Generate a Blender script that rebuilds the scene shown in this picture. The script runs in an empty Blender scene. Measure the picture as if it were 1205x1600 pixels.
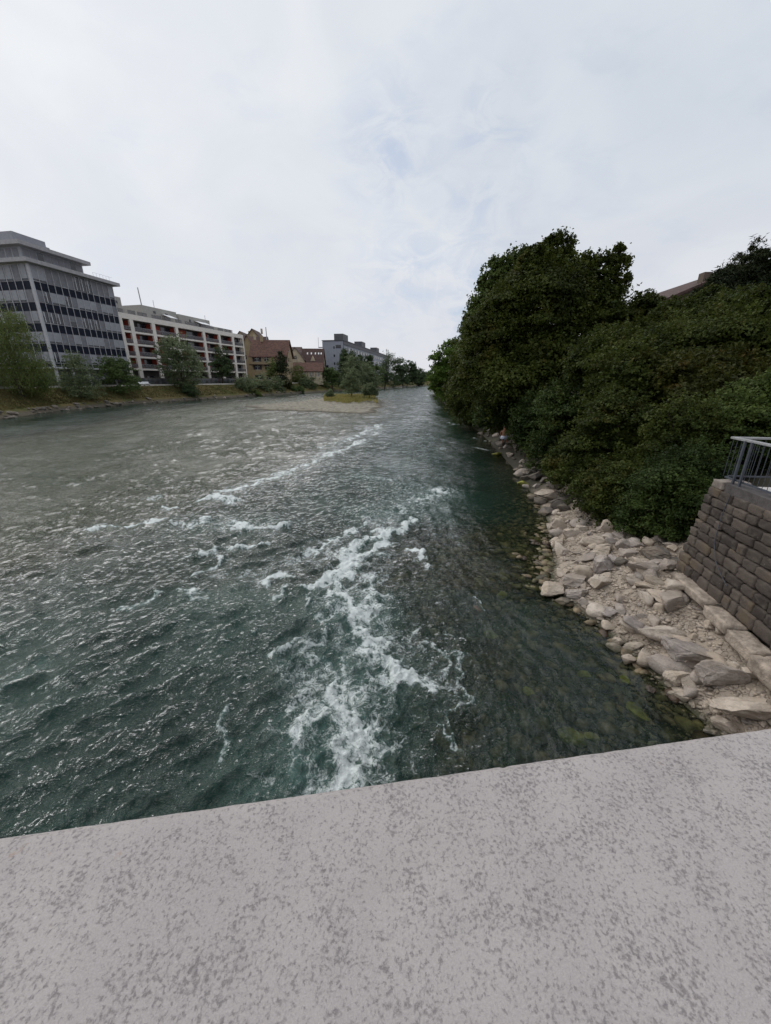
import bpy, bmesh, math, random
import numpy as np
from mathutils import Vector, Matrix
R = math.radians
S = bpy.context.scene
COL = S.collection

# ------------------------------------------------------------------ camera, sky, sun, exposure
FPX, PITCH, CAMZ = 594.0, R(19.2), 4.8
cam_data = bpy.data.cameras.new('camera')
cam_data.sensor_fit = 'HORIZONTAL'; cam_data.sensor_width = 36.0
cam_data.lens = 36.0 * FPX / 1205.0
cam_data.clip_start = 0.02; cam_data.clip_end = 5000
cam = bpy.data.objects.new('camera', cam_data); COL.objects.link(cam)
cam.location = (0, 0, CAMZ); cam.rotation_euler = (R(90) - PITCH, 0, 0)
S.camera = cam
S.view_settings.view_transform = 'Standard'; S.view_settings.look = 'None'
S.view_settings.gamma = 1.0; S.view_settings.exposure = 0.15
S.view_settings.use_curve_mapping = False
S.cycles.max_bounces = 8; S.cycles.transparent_max_bounces = 12
S.cycles.sample_clamp_indirect = 4.0

SUN_AZ, SUN_EL = R(-48), R(46)          # azimuth from +Y (forward) towards +X
sun_d = bpy.data.lights.new('sun', 'SUN'); sun_d.energy = 1.6; sun_d.angle = R(95); sun_d.color = (1.0, 0.95, 0.88)
sun = bpy.data.objects.new('sun', sun_d); COL.objects.link(sun)
SV = Vector((math.sin(SUN_AZ)*math.cos(SUN_EL), math.cos(SUN_AZ)*math.cos(SUN_EL), math.sin(SUN_EL)))
sun.rotation_euler = SV.to_track_quat('Z', 'Y').to_euler()

def pix(u, v):
    xc, yc = (u-602.5)/FPX, (800-v)/FPX
    c, s = math.cos(PITCH), math.sin(PITCH)
    return xc, c + yc*s, yc*c - s
def at(u, v, Y=None, z=None):
    x, f, w = pix(u, v)
    t = Y/f if Y is not None else (z-CAMZ)/w
    return Vector((x*t, f*t, CAMZ + w*t))

class NT:
    def __init__(s, tree): s.t = tree; s.n = tree.nodes; s.l = tree.links
    def node(s, typ, **kw):
        n = s.n.new(typ)
        for k, v in kw.items():
            if k == 'inp':
                for i, val in v.items():
                    sock = n.inputs[i]
                    if hasattr(val, 'is_output') or isinstance(val, bpy.types.NodeSocket): s.l.new(val, sock)
                    else: sock.default_value = val
            else: setattr(n, k, v)
        return n
    def math(s, op, a, b=None, c=None, clamp=False):
        n = s.node('ShaderNodeMath', operation=op, use_clamp=clamp)
        for i, v in enumerate((a, b, c)):
            if v is None: continue
            if isinstance(v, bpy.types.NodeSocket): s.l.new(v, n.inputs[i])
            else: n.inputs[i].default_value = v
        return n.outputs[0]
    def mix(s, f, a, b, mode='MIX'):
        n = s.node('ShaderNodeMix', data_type='RGBA', blend_type=mode)
        for i, v in ((0, f), (6, a), (7, b)):
            if isinstance(v, bpy.types.NodeSocket): s.l.new(v, n.inputs[i])
            else: n.inputs[i].default_value = (tuple(v)+(1,))[:4] if i else v
        return n.outputs[2]
    def noise(s, vec, scale, detail=4, rough=.55, dist=0, out='Fac'):
        n = s.node('ShaderNodeTexNoise', inp={'Scale': scale, 'Detail': detail, 'Roughness': rough, 'Distortion': dist})
        if vec is not None: s.l.new(vec, n.inputs['Vector'])
        return n.outputs[out]
    def ramp(s, f, a, b, smooth=True):
        n = s.node('ShaderNodeMapRange', interpolation_type='SMOOTHSTEP' if smooth else 'LINEAR')
        s.l.new(f, n.inputs[0]); n.inputs[1].default_value = a; n.inputs[2].default_value = b
        return n.outputs[0]
    def mapping(s, vec, scale=(1,1,1), rot=(0,0,0), loc=(0,0,0)):
        n = s.node('ShaderNodeMapping', inp={'Scale': scale, 'Rotation': rot, 'Location': loc})
        s.l.new(vec, n.inputs[0]); return n.outputs[0]

W = bpy.data.worlds.new('World'); S.world = W; W.use_nodes = True
def world():
    g = NT(W.node_tree); g.n.clear()
    sky = g.node('ShaderNodeTexSky', sky_type='NISHITA', sun_disc=False, sun_elevation=SUN_EL, sun_rotation=SUN_AZ)
    sky.air_density = 1.0; sky.dust_density = 1.5
    blue = g.mix(1.0, sky.outputs[0], (0.10,)*3, 'MULTIPLY')
    tc = g.node('ShaderNodeTexCoord').outputs['Generated']
    nrm = g.node('ShaderNodeVectorMath', operation='NORMALIZE', inp={0: tc}).outputs[0]
    def dot(v):
        return g.node('ShaderNodeVectorMath', operation='DOT_PRODUCT', inp={0: nrm, 1: v}).outputs['Value']
    # veil of cirrostratus, brighter towards the hidden sun
    sd = dot(tuple(SV))
    glow = g.math('POWER', g.math('MAXIMUM', sd, 0.0), 3.0)
    sep = g.node('ShaderNodeSeparateXYZ', inp={0: nrm}).outputs
    hz = g.ramp(sep[2], 0.0, 0.45)
    veil = g.mix(hz, (0.695, 0.70, 0.735), (0.575, 0.622, 0.68))
    veil = g.mix(glow, veil, (0.80, 0.815, 0.84))
    soft = g.noise(g.mapping(nrm, (2.2, 2.2, 3.5)), 1.6, 5, .5, .6)
    veil = g.mix(g.ramp(soft, .3, .75), g.mix(1.0, veil, (.93, .94, .965), 'MULTIPLY'), g.mix(1.0, veil, (1.04, 1.035, 1.03), 'MULTIPLY'))
    # thin places where the blue shows
    wisp = g.noise(g.mapping(nrm, (5, 5, 9), (0.3, 0.5, 0.2)), 2.2, 7, .62, .9)
    fac = None
    for (u, v, rad, k) in ((610, 235, .16, .75), (765, 215, .14, .6), (735, 335, .2, .55), (640, 440, .20, .7), (735, 478, .17, 1.0), (540, 500, .16, .3)):
        d = Vector(pix(u, v)).normalized()
        ang = g.math('ARCCOSINE', dot(tuple(d)))
        m = g.math('MULTIPLY', g.math('SUBTRACT', 1.0, g.ramp(ang, 0.0, rad)), k)
        fac = m if fac is None else g.math('MAXIMUM', fac, m)
    lo = g.ramp(g.noise(g.mapping(nrm, (3, 3, 8), (.1, .7, .4)), 2.0, 5, .55, .4), .50, .72)
    fac = g.math('MAXIMUM', g.math('MULTIPLY', fac, g.ramp(wisp, .36, .66)), g.math('MULTIPLY', lo, .22))
    blue2 = g.mix(.55, blue, (0.48, 0.57, 0.74))
    col = g.mix(g.math('MULTIPLY', fac, .78), veil, blue2)
    # fine white strands
    st = g.noise(g.mapping(nrm, (26, 26, 5), (0.0, 0.55, 0.35)), 1.0, 4, .6, .8)
    d = Vector(pix(690, 440)).normalized()
    m = g.math('SUBTRACT', 1.0, g.ramp(g.math('ARCCOSINE', dot(tuple(d))), 0.02, .14))
    col = g.mix(g.math('MULTIPLY', g.math('MULTIPLY', m, g.ramp(st, .52, .72)), .22), col, (.80, .81, .86))
    bg = g.node('ShaderNodeBackground', inp={'Color': col, 'Strength': 1.0})
    out = g.node('ShaderNodeOutputWorld'); g.l.new(bg.outputs[0], out.inputs[0])
world()

# ------------------------------------------------------------------ numpy noise
def _h(ix, iy, seed):
    h = (ix.astype(np.int64)*374761393 + iy.astype(np.int64)*668265263 + seed*974634777) & 0xFFFFFFFF
    h = ((h ^ (h >> 13))*1274126177) & 0xFFFFFFFF
    return ((h ^ (h >> 16)) & 0xFFFF).astype(np.float64)/65535.0
def pn(x, y, seed=0):
    x = np.asarray(x, float); y = np.asarray(y, float)
    x0 = np.floor(x); y0 = np.floor(y); fx = x-x0; fy = y-y0
    def g(dx, dy):
        a = _h(x0+dx, y0+dy, seed)*6.2831853
        return np.cos(a)*(fx-dx) + np.sin(a)*(fy-dy)
    ux = fx*fx*fx*(fx*(fx*6-15)+10); uy = fy*fy*fy*(fy*(fy*6-15)+10)
    a = g(0, 0)*(1-ux) + g(1, 0)*ux; b = g(0, 1)*(1-ux) + g(1, 1)*ux
    return (a*(1-uy) + b*uy)*1.5
def fbm(x, y, oct=4, seed=0, gain=.5):
    r = 0; a = 1
    for k in range(oct):
        r = r + a*pn(x*2**k, y*2**k, seed+k*17); a *= gain
    return r
def n3(p, seed=0):       # cheap 3-D noise from three 2-D slices
    return (pn(p[:, 0]+7.3*seed, p[:, 1]+.7*p[:, 2], seed) + pn(p[:, 1]-3.1*seed, p[:, 2]+.7*p[:, 0], seed+5) + pn(p[:, 2]+1.7*seed, p[:, 0]+.7*p[:, 1], seed+9))/1.7
def sst(x, a, b):
    t = np.clip((x-a)/(b-a), 0, 1); return t*t*(3-2*t)

# ------------------------------------------------------------------ mesh helpers
def mesh_np(name, verts, faces, mats, smooth=False, mi=None):
    verts = np.asarray(verts, np.float32); faces = np.asarray(faces, np.int32)
    me = bpy.data.meshes.new(name); k = faces.shape[1]
    me.vertices.add(len(verts)); me.vertices.foreach_set('co', verts.ravel())
    me.loops.add(faces.size); me.loops.foreach_set('vertex_index', faces.ravel())
    me.polygons.add(len(faces)); me.polygons.foreach_set('loop_start', np.arange(0, faces.size, k, dtype=np.int32))
    me.polygons.foreach_set('loop_total', np.full(len(faces), k, np.int32))
    if smooth: me.polygons.foreach_set('use_smooth', np.ones(len(faces), bool))
    for m in (mats if isinstance(mats, (list, tuple)) else [mats]): me.materials.append(m)
    if mi is not None: me.polygons.foreach_set('material_index', np.asarray(mi, np.int32))
    me.update(calc_edges=True); me.validate()
    return me
def link(name, me, parent=None, loc=None, rz=None, scale=None):
    o = bpy.data.objects.new(name, me); COL.objects.link(o)
    if parent is not None: o.parent = parent
    if loc is not None: o.location = loc
    if rz is not None: o.rotation_euler = (0, 0, rz)
    if scale is not None: o.scale = scale
    return o
def tag(o, label=None, cat=None, group=None, kind=None):
    if label: o['label'] = label
    if cat: o['category'] = cat
    if group: o['group'] = group
    if kind: o['kind'] = kind
    return o
def thing(name, label, cat, loc=(0, 0, 0), rz=0, group=None):
    o = bpy.data.objects.new(name, None); COL.objects.link(o); o.empty_display_size = .2
    o.location = loc; o.rotation_euler = (0, 0, rz)
    return tag(o, label, cat, group)

class MB:
    """collects boxes, prisms and tubes, then links them as ONE mesh"""
    def __init__(s): s.v = []; s.f = []; s.m = []
    def add(s, vs, fs, m=0):
        b = len(s.v); s.v += [tuple(v) for v in vs]; s.f += [tuple(b+i for i in f) for f in fs]; s.m += [m]*len(fs); return s
    def box(s, a, b, m=0):
        (x0, y0, z0), (x1, y1, z1) = a, b
        return s.add([(x0,y0,z0),(x1,y0,z0),(x1,y1,z0),(x0,y1,z0),(x0,y0,z1),(x1,y0,z1),(x1,y1,z1),(x0,y1,z1)],
              [(3,2,1,0),(4,5,6,7),(0,1,5,4),(1,2,6,5),(2,3,7,6),(3,0,4,7)], m)
    def prism(s, pts, d, m=0):
        """pts: 3-D polygon (counter-clockwise seen from -d), extruded by vector d"""
        n = len(pts); d = Vector(d); p = [Vector(q) for q in pts]
        return s.add(p + [q+d for q in p], [tuple(range(n-1, -1, -1)), tuple(range(n, 2*n))] + [(i, (i+1) % n, n+(i+1) % n, n+i) for i in range(n)], m)
    def tube(s, pts, rad, n=7, m=0, cap=True):
        pts = [Vector(p) for p in pts]; b = len(s.v)
        if not isinstance(rad, (list, tuple)): rad = [rad]*len(pts)
        for i, p in enumerate(pts):
            d = (pts[min(i+1, len(pts)-1)] - pts[max(i-1, 0)]).normalized()
            ux = d.cross(Vector((0, 0, 1)) if abs(d.z) < .95 else Vector((1, 0, 0))).normalized(); uy = d.cross(ux)
            for k in range(n):
                a = 2*math.pi*k/n; s.v.append(tuple(p + ux*(math.cos(a)*rad[i]) + uy*(math.sin(a)*rad[i])))
        for i in range(len(pts)-1):
            for k in range(n):
                s.f.append((b+i*n+k, b+i*n+(k+1) % n, b+(i+1)*n+(k+1) % n, b+(i+1)*n+k)); s.m.append(m)
        if cap:
            s.f.append(tuple(b+k for k in range(n-1, -1, -1))); s.f.append(tuple(b+(len(pts)-1)*n+k for k in range(n))); s.m += [m, m]
        return s
    def mesh(s, name, mats, smooth=False, bevel=0):
        me = bpy.data.meshes.new(name); me.from_pydata(s.v, [], s.f)
        for m in (mats if isinstance(mats, (list, tuple)) else [mats]): me.materials.append(m)
        me.polygons.foreach_set('material_index', s.m)
        if smooth: me.polygons.foreach_set('use_smooth', [True]*len(s.f))
        if bevel:
            bm = bmesh.new(); bm.from_mesh(me); bmesh.ops.recalc_face_normals(bm, faces=bm.faces)
            bmesh.ops.bevel(bm, geom=bm.edges[:], offset=bevel, segments=2, affect='EDGES', profile=.7); bm.to_mesh(me); bm.free()
        else:
            bm = bmesh.new(); bm.from_mesh(me); bmesh.ops.recalc_face_normals(bm, faces=bm.faces); bm.to_mesh(me); bm.free()
        me.update(); return me
    def build(s, name, mats, parent=None, smooth=False, bevel=0, loc=None, rz=None):
        return link(name, s.mesh(name, mats, smooth, bevel), parent, loc, rz)

# ------------------------------------------------------------------ materials
def mat(name):
    m = bpy.data.materials.new(name); m.use_nodes = True; g = NT(m.node_tree); g.n.clear()
    out = g.node('ShaderNodeOutputMaterial'); return m, g, out
def plain(name, c, rough=.7, var=.12, scale=3, bump=.0, bscale=30, metal=0, spec=.4, dirt=None):
    m, g, out = mat(name)
    p = g.node('ShaderNodeNewGeometry').outputs['Position']
    f = g.noise(p, scale, 5, .6)
    lo = tuple(x*(1-var*1.6) for x in c); hi = tuple(min(1, x*(1+var*1.6)) for x in c)
    col = g.mix(g.ramp(f, .3, .7), lo, hi)
    if dirt:
        col = g.mix(g.math('MULTIPLY', g.ramp(g.noise(g.mapping(p, (1, 1, .25)), scale*.7, 6, .65), .5, .75), dirt[1]), col, dirt[0])
    b = g.node('ShaderNodeBsdfPrincipled', inp={'Base Color': col, 'Roughness': rough, 'Metallic': metal, 'Specular IOR Level': spec})
    if bump:
        bn = g.node('ShaderNodeBump', inp={'Height': g.noise(p, bscale, 4, .6), 'Strength': bump, 'Distance': .05}); g.l.new(bn.outputs[0], b.inputs['Normal'])
    g.l.new(b.outputs[0], out.inputs[0]); return m
M = {}
def leafmat(name, dark, mid, light, trans=.25, accent=None, cl=.55):
    m, g, out = mat(name)
    geo = g.node('ShaderNodeNewGeometry'); p = geo.outputs['Position']
    rnd = geo.outputs['Random Per Island']
    n = g.noise(p, cl, 4, .6)
    f = g.math('ADD', g.math('MULTIPLY', g.ramp(n, .3, .7), .6), g.math('MULTIPLY', rnd, .5))
    col = g.mix(g.ramp(f, .05, .55, False), dark, mid); col = g.mix(g.ramp(f, .55, 1.1, False), col, light)
    if accent:
        col = g.mix(g.math('MULTIPLY', g.ramp(g.noise(g.mapping(p, loc=(9, 4, 2)), cl*1.4, 3, .6), .58, .70), .7), col, accent)
    d = g.node('ShaderNodeBsdfPrincipled', inp={'Base Color': col, 'Roughness': .55, 'Specular IOR Level': .12})
    t = g.node('ShaderNodeBsdfTranslucent', inp={'Color': g.mix(.5, col, light)})
    mx = g.node('ShaderNodeMixShader', inp={0: trans, 1: d.outputs[0], 2: t.outputs[0]})
    g.l.new(mx.outputs[0], out.inputs[0]); return m
M['bark'] = plain('bark', (.055, .042, .032), .9, .3, 6, .6, 25)
M['bark_pale'] = plain('pale_bark', (.16, .13, .10), .9, .3, 6, .6, 25)

# ------------------------------------------------------------------ river course (plan view, metres; the camera stands at 0,0)
def curve(pts):
    pts = sorted(pts); y = np.array([p[0] for p in pts], float); x = np.array([p[1] for p in pts], float)
    yy = np.concatenate([np.linspace(-40, 40, 400), np.linspace(40.5, 760, 1200)]); xx = np.interp(yy, y, x)
    k = np.array([1, 2, 3, 4, 3, 2, 1], float); k /= k.sum()
    for _ in range(3): xx[3:-3] = np.convolve(xx, k, 'valid')
    return lambda Y: np.interp(Y, yy, xx)
leftX = curve([(-40, -44), (20, -46), (50, -49.4), (62.6, -53.5), (83, -53.5), (111, -45), (134, -36), (167, -25.7), (230, -4.6), (281, 9), (344, 28), (420, 62), (760, 260)])
rightX = curve([(-40, 8), (0, 5.6), (3, 5.0), (4.2, 4.7), (6.5, 4.45), (8.1, 3.95), (10.3, 5.0), (13, 5.9), (19.4, 7.1), (31, 8.5), (54, 10.5), (98, 13.9), (200, 24), (330, 44), (420, 84), (760, 285)])
shelfX = curve([(-40, -26), (0, -15), (5, -12), (9, -10), (12.3, -8.2), (15, -6.6), (30, -3.2), (46, -.9), (57, -1.5), (96, -.4), (110, -8), (130, -30), (760, -60)])
ISL = np.array([(-27.5, 76), (-21.5, 66), (-11, 61.5), (-2.6, 56.5), (-1.2, 62), (-.6, 72), (-.3, 84), (-.5, 96), (-4, 108), (-12, 109), (-17, 103), (-20.5, 90)])
def poly_sd(px, py, P):      # signed distance, positive inside
    d = np.full(px.shape, 1e9); ins = np.zeros(px.shape, bool); n = len(P)
    for i in range(n):
        ax, ay = P[i]; bx, by = P[(i+1) % n]; ex, ey = bx-ax, by-ay
        t = np.clip(((px-ax)*ex + (py-ay)*ey)/(ex*ex+ey*ey), 0, 1)
        d = np.minimum(d, np.hypot(px-ax-t*ex, py-ay-t*ey))
        c = ((ay > py) != (by > py)) & (px < (bx-ax)*(py-ay)/(by-ay+1e-12)+ax); ins ^= c
    return np.where(ins, d, -d)
def depth_of(x, y):
    dl = x-leftX(y); dr = rightX(y)-x
    q = sst(x-shelfX(y), -1.0, 4.5)
    d = .24 + .10*fbm(x/3, y/3, 3, 4) + 1.6*q
    mid = sst(x, -1.2, 1.2)*(1-sst(y, 9, 13))            # stony bar right of the rapid
    d = d*(1-mid) + mid*(.48+.22*fbm(x/1.4, y/1.4, 3, 8))
    shelf = (.085*dr+.02)*sst(y, 7.2, 8.4)*(1-sst(y, 11.5, 14)) + (.36*dr+.02)*(1-sst(y, 7.2, 8.4)*(1-sst(y, 11.5, 14)))
    d = np.minimum(d, shelf + .08*fbm(x/.9, y/.9, 3, 2)*np.clip(dr, 0, 1))
    d = d + .95*(1-sst(dl, 7, 17))
    d = np.minimum(d, .9*dl + .1)
    isl = poly_sd(x, y, ISL)
    d = np.minimum(d, np.where(isl < 0, -isl*.16+.02, .02))
    return d
YR = np.concatenate([np.linspace(-40, 1, 28), np.linspace(1.15, 16, 150), 16*np.exp(np.linspace(.008, math.log(760/16), 260))])

def grid_mesh(name, X, Y, Z, mats, smooth=True):
    n, m = X.shape
    idx = np.arange(n*m).reshape(n, m)
    f = np.stack([idx[:-1, :-1], idx[:-1, 1:], idx[1:, 1:], idx[1:, :-1]], -1).reshape(-1, 4)
    return mesh_np(name, np.stack([X, Y, Z], -1).reshape(-1, 3), f, mats, smooth)

# --- riverbed
def bedmat():
    m, g, out = mat('riverbed_cobbles')
    p = g.node('ShaderNodeNewGeometry').outputs['Position']
    wp = g.node('ShaderNodeVectorMath', operation='ADD', inp={0: p, 1: g.noise(p, 3, 2, .5, 0, 'Color')}).outputs[0]
    vo = g.node('ShaderNodeTexVoronoi', feature='F1', inp={'Vector': wp, 'Scale': 7.0})
    v2 = g.node('ShaderNodeTexVoronoi', feature='DISTANCE_TO_EDGE', inp={'Vector': wp, 'Scale': 7.0})
    sep = g.node('ShaderNodeSeparateColor', inp={0: vo.outputs['Color']}).outputs
    c = g.mix(sep[0], (.024, .023, .012), (.088, .078, .042))
    c = g.mix(g.ramp(sep[1], .8, .95), c, (.24, .22, .17))
    alg = g.ramp(g.noise(p, .8, 5, .6), .48, .66)
    c = g.mix(g.math('MULTIPLY', alg, .6), c, (.06, .075, .018))
    pale = g.node('ShaderNodeAttribute', attribute_name='pale').outputs['Fac']
    c = g.mix(g.math('MULTIPLY', pale, .85), c, g.mix(sep[0], (.175, .19, .15), (.37, .385, .32)))
    c = g.mix(g.ramp(v2.outputs['Distance'], .0, .12), (.012, .012, .008), c)
    b = g.node('ShaderNodeBsdfPrincipled', inp={'Base Color': c, 'Roughness': .8, 'Specular IOR Level': .2})
    bn = g.node('ShaderNodeBump', inp={'Height': v2.outputs['Distance'], 'Strength': .8, 'Distance': .08}); g.l.new(bn.outputs[0], b.inputs['Normal'])
    g.l.new(b.outputs[0], out.inputs[0]); return m
M['bed'] = bedmat()
def riverbed():
    cu = 1-(1-np.linspace(0, 1, 230))**2.3
    L = leftX(YR)[:, None]; Rr = rightX(YR)[:, None]
    X = L + (Rr-L)*cu[None, :]; Y = np.repeat(YR[:, None], len(cu), 1)
    Z = -depth_of(X, Y)
    Z[:, 0] = 0; Z[:, -1] = 0
    me = grid_mesh('riverbed', X, Y, Z, M['bed'])
    pl = sst(shelfX(Y)-X, -1.0, 5.0)*sst(X-L, 9, 22)
    me.attributes.new('pale', 'FLOAT', 'POINT').data.foreach_set('value', pl.ravel().astype(np.float32))
    tag(link('riverbed', me), kind='structure')
riverbed()

# --- right bank: stony beach below the wall, wooded slope above
WALL_DIR = R(9.5)                                        # wall runs back towards the bridge
WB = np.array([6.50, 7.62]); WZ = .80
wd = np.array([-math.sin(WALL_DIR), -math.cos(WALL_DIR)]); wn = np.array([math.cos(WALL_DIR), -math.sin(WALL_DIR)])
def right_z(x, y):
    s = x-rightX(y)
    z = np.where(s < 0, .3*s, .92*(1-np.exp(-np.maximum(s, 0)/1.9)))
    z = z + .055*fbm(x/.5, y/.5, 3, 31)*sst(s, -.3, .4) + .16*pn(x/1.3, y/1.3, 12)*sst(s, 0, 1.2)
    up = np.maximum(s-2.9, 0)
    z2 = z + np.minimum(up*.55, 2.3) + .15*fbm(x/2.5, y/2.5, 3, 5)*sst(up, 0, 1)
    bank = sst(y, 7.4, 8.3)
    inner = (x-WB[0])*wn[0] + (y-WB[1])*wn[1]            # distance behind the foot of the wall
    plat = np.where(inner > .95, 2.66, np.where(inner > .62, WZ+(2.66-WZ)*(inner-.62)/.33, z))
    r = bank*z2 + (1-bank)*plat
    far = sst(y, 25, 60)
    return r + far*.4*sst(s, 3, 8)
def right_bank():
    s = np.concatenate([np.linspace(0, 6, 76), 6+np.cumsum(np.linspace(.1, .9, 30)), [24, 30, 45, 70, 120, 220, 420, 800]])
    Y = np.repeat(YR[:, None], len(s), 1); X = rightX(YR)[:, None]+s[None, :]
    Z = right_z(X, Y); Z[:, 0] = 0
    m, g, out = mat('stony_bank_soil')
    p = g.node('ShaderNodeNewGeometry').outputs['Position']
    z = g.node('ShaderNodeSeparateXYZ', inp={0: p}).outputs[2]
    vo = g.node('ShaderNodeTexVoronoi', feature='F1', inp={'Vector': p, 'Scale': 11.0, 'Randomness': 1})
    v2 = g.node('ShaderNodeTexVoronoi', feature='DISTANCE_TO_EDGE', inp={'Vector': p, 'Scale': 11.0})
    sep = g.node('ShaderNodeSeparateColor', inp={0: vo.outputs['Color']}).outputs
    grav = g.mix(sep[0], (.22, .18, .145), (.42, .355, .29))
    n = g.noise(p, 4, 6, .65)
    grav = g.mix(g.ramp(n, .45, .62), g.mix(1, grav, g.mix(g.ramp(v2.outputs['Distance'], 0, .1), (.35, .33, .3), (1, 1, 1)), 'MULTIPLY'), (.33, .275, .22))
    soil = g.mix(g.noise(p, 3, 5), (.02, .018, .012), (.05, .045, .025))
    wet = g.ramp(g.math('ADD', z, g.math('MULTIPLY', g.noise(p, 5, 4), .14)), .06, .20)
    c = g.mix(wet, (.035, .036, .016), grav)
    yy_ = g.node('ShaderNodeSeparateXYZ', inp={0: p}).outputs[1]
    soily = g.math('MAXIMUM', g.ramp(z, .95, 1.35), g.ramp(g.math('ADD', yy_, g.math('MULTIPLY', n, 4)), 15.5, 20))
    c = g.mix(soily, c, soil)
    b = g.node('ShaderNodeBsdfPrincipled', inp={'Base Color': c, 'Roughness': .85})
    h = g.math('ADD', g.math('MULTIPLY', v2.outputs['Distance'], .8), g.noise(p, 18, 5, .65))
    bn = g.node('ShaderNodeBump', inp={'Height': h, 'Strength': .7, 'Distance': .04}); g.l.new(bn.outputs[0], b.inputs['Normal'])
    g.l.new(b.outputs[0], out.inputs[0])
    tag(link('right_riverbank', grid_mesh('right_riverbank', X, Y, Z, m)), kind='structure')
right_bank()

# --- left bank: dry grass slope, path, flat land behind
LZ = 3.4
def left_z(s, x, y):
    z = np.where(s < 1, .75*np.maximum(s, 0), .75+(s-1)*.44)
    z = np.minimum(z + .16*fbm(x/1.6, y/1.6, 3, 3)*sst(s, .2, 2), LZ + .04*pn(x/3, y/3, 8))
    return z
def left_bank():
    s = np.concatenate([np.linspace(0, 12, 50), [14, 17, 21, 27, 36, 50, 75, 120, 200, 350, 700]])
    Y = np.repeat(YR[:, None], len(s), 1); X = leftX(YR)[:, None]-s[None, :]
    Z = left_z(s[None, :]+0*Y, X, Y); Z[:, 0] = 0
    m, g, out = mat('dry_grass')
    p = g.node('ShaderNodeNewGeometry').outputs['Position']
    z = g.node('ShaderNodeSeparateXYZ', inp={0: p}).outputs[2]
    n1 = g.noise(p, .22, 5, .65); n2 = g.noise(p, 2.5, 6, .7)
    c = g.mix(n2, (.085, .070, .030), (.17, .14, .065))
    c = g.mix(g.ramp(n1, .42, .62), c, g.mix(n2, (.045, .055, .018), (.095, .10, .035)))
    c = g.mix(g.ramp(z, .25, .75), g.mix(n2, (.05, .042, .032), (.16, .14, .11)), c)
    b = g.node('ShaderNodeBsdfPrincipled', inp={'Base Color': c, 'Roughness': .95, 'Specular IOR Level': .1})
    bn = g.node('ShaderNodeBump', inp={'Height': n2, 'Strength': .8, 'Distance': .15}); g.l.new(bn.outputs[0], b.inputs['Normal'])
    g.l.new(b.outputs[0], out.inputs[0])
    tag(link('left_riverbank', grid_mesh('left_riverbank', X[:, ::-1], Y, Z[:, ::-1], m)), kind='structure')
    yy = np.linspace(-10, 190, 240); cs = np.array([7.8, 8.4, 9.0, 9.6])
    Yp = np.repeat(yy[:, None], 4, 1); Xp = leftX(yy)[:, None]-cs[None, ::1]
    kp = MB(); ys = np.linspace(20, 190, 120)
    for y_a, y_b in zip(ys[:-1], ys[1:]):
        A = Vector((float(leftX(y_a))-7.5, y_a, LZ-.1)); B = Vector((float(leftX(y_b))-7.5, y_b, LZ-.1)); n_ = Vector((-.25, .06, 0))
        b0 = len(kp.v); kp.v += [tuple(q) for q in (A, A+n_, A+n_+Vector((0, 0, .42)), A+Vector((0, 0, .42)), B, B+n_, B+n_+Vector((0, 0, .42)), B+Vector((0, 0, .42)))]
        kp.f += [(b0, b0+3, b0+7, b0+4), (b0+3, b0+2, b0+6, b0+7), (b0+2, b0+1, b0+5, b0+6)]; kp.m += [0]*3
    tag(kp.build('path_kerb', plain('pale_kerb', (.55, .52, .48), .9, .08, 2)), kind='structure')
    m2 = plain('pale_path_gravel', (.52, .49, .44), .9, .08, 2)
    Zp = np.full(Xp.shape, LZ+.07)
    tag(link('riverside_path', grid_mesh('riverside_path', Xp[:, ::-1], Yp, Zp, m2)), kind='structure')
left_bank()

# --- gravel island in midstream
def island():
    n = 120
    gx = np.linspace(-29, 3, n); gy = np.linspace(52, 114, 170)
    X, Y = np.meshgrid(gx, gy)
    sd = poly_sd(X, Y, ISL) + 1.1*fbm(X/4, Y/4, 3, 21)
    Z = np.where(sd > 0, .46*(1-np.exp(-sd/3.0)), .10*sd) + .07*fbm(X/1.1, Y/1.1, 3, 7)*sst(sd, -1, 1)
    Z += .55*sst(sd, 2.5, 7)*sst(Y, 74, 92)
    m, g, out = mat('island_gravel')
    p = g.node('ShaderNodeNewGeometry').outputs['Position']
    z = g.node('ShaderNodeSeparateXYZ', inp={0: p}).outputs[2]
    vo = g.node('ShaderNodeTexVoronoi', feature='F1', inp={'Vector': p, 'Scale': 2.6})
    sep = g.node('ShaderNodeSeparateColor', inp={0: vo.outputs['Color']}).outputs
    c = g.mix(sep[0], (.11, .098, .072), (.31, .285, .23))
    c = g.mix(g.ramp(g.noise(p, .5, 4), .45, .65), c, (.205, .188, .142))
    c = g.mix(g.ramp(z, .03, .22), (.07, .06, .04), c)
    b = g.node('ShaderNodeBsdfPrincipled', inp={'Base Color': c, 'Roughness': .9})
    bn = g.node('ShaderNodeBump', inp={'Height': vo.outputs['Distance'], 'Strength': 1.0, 'Distance': -.2}); g.l.new(bn.outputs[0], b.inputs['Normal'])
    g.l.new(b.outputs[0], out.inputs[0])
    tag(link('gravel_island_ground', grid_mesh('gravel_island_ground', X, Y, Z-.02, m)), kind='structure')
    return lambda x, y: float(np.interp(0, [0], [0])) + .8
island()

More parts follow.
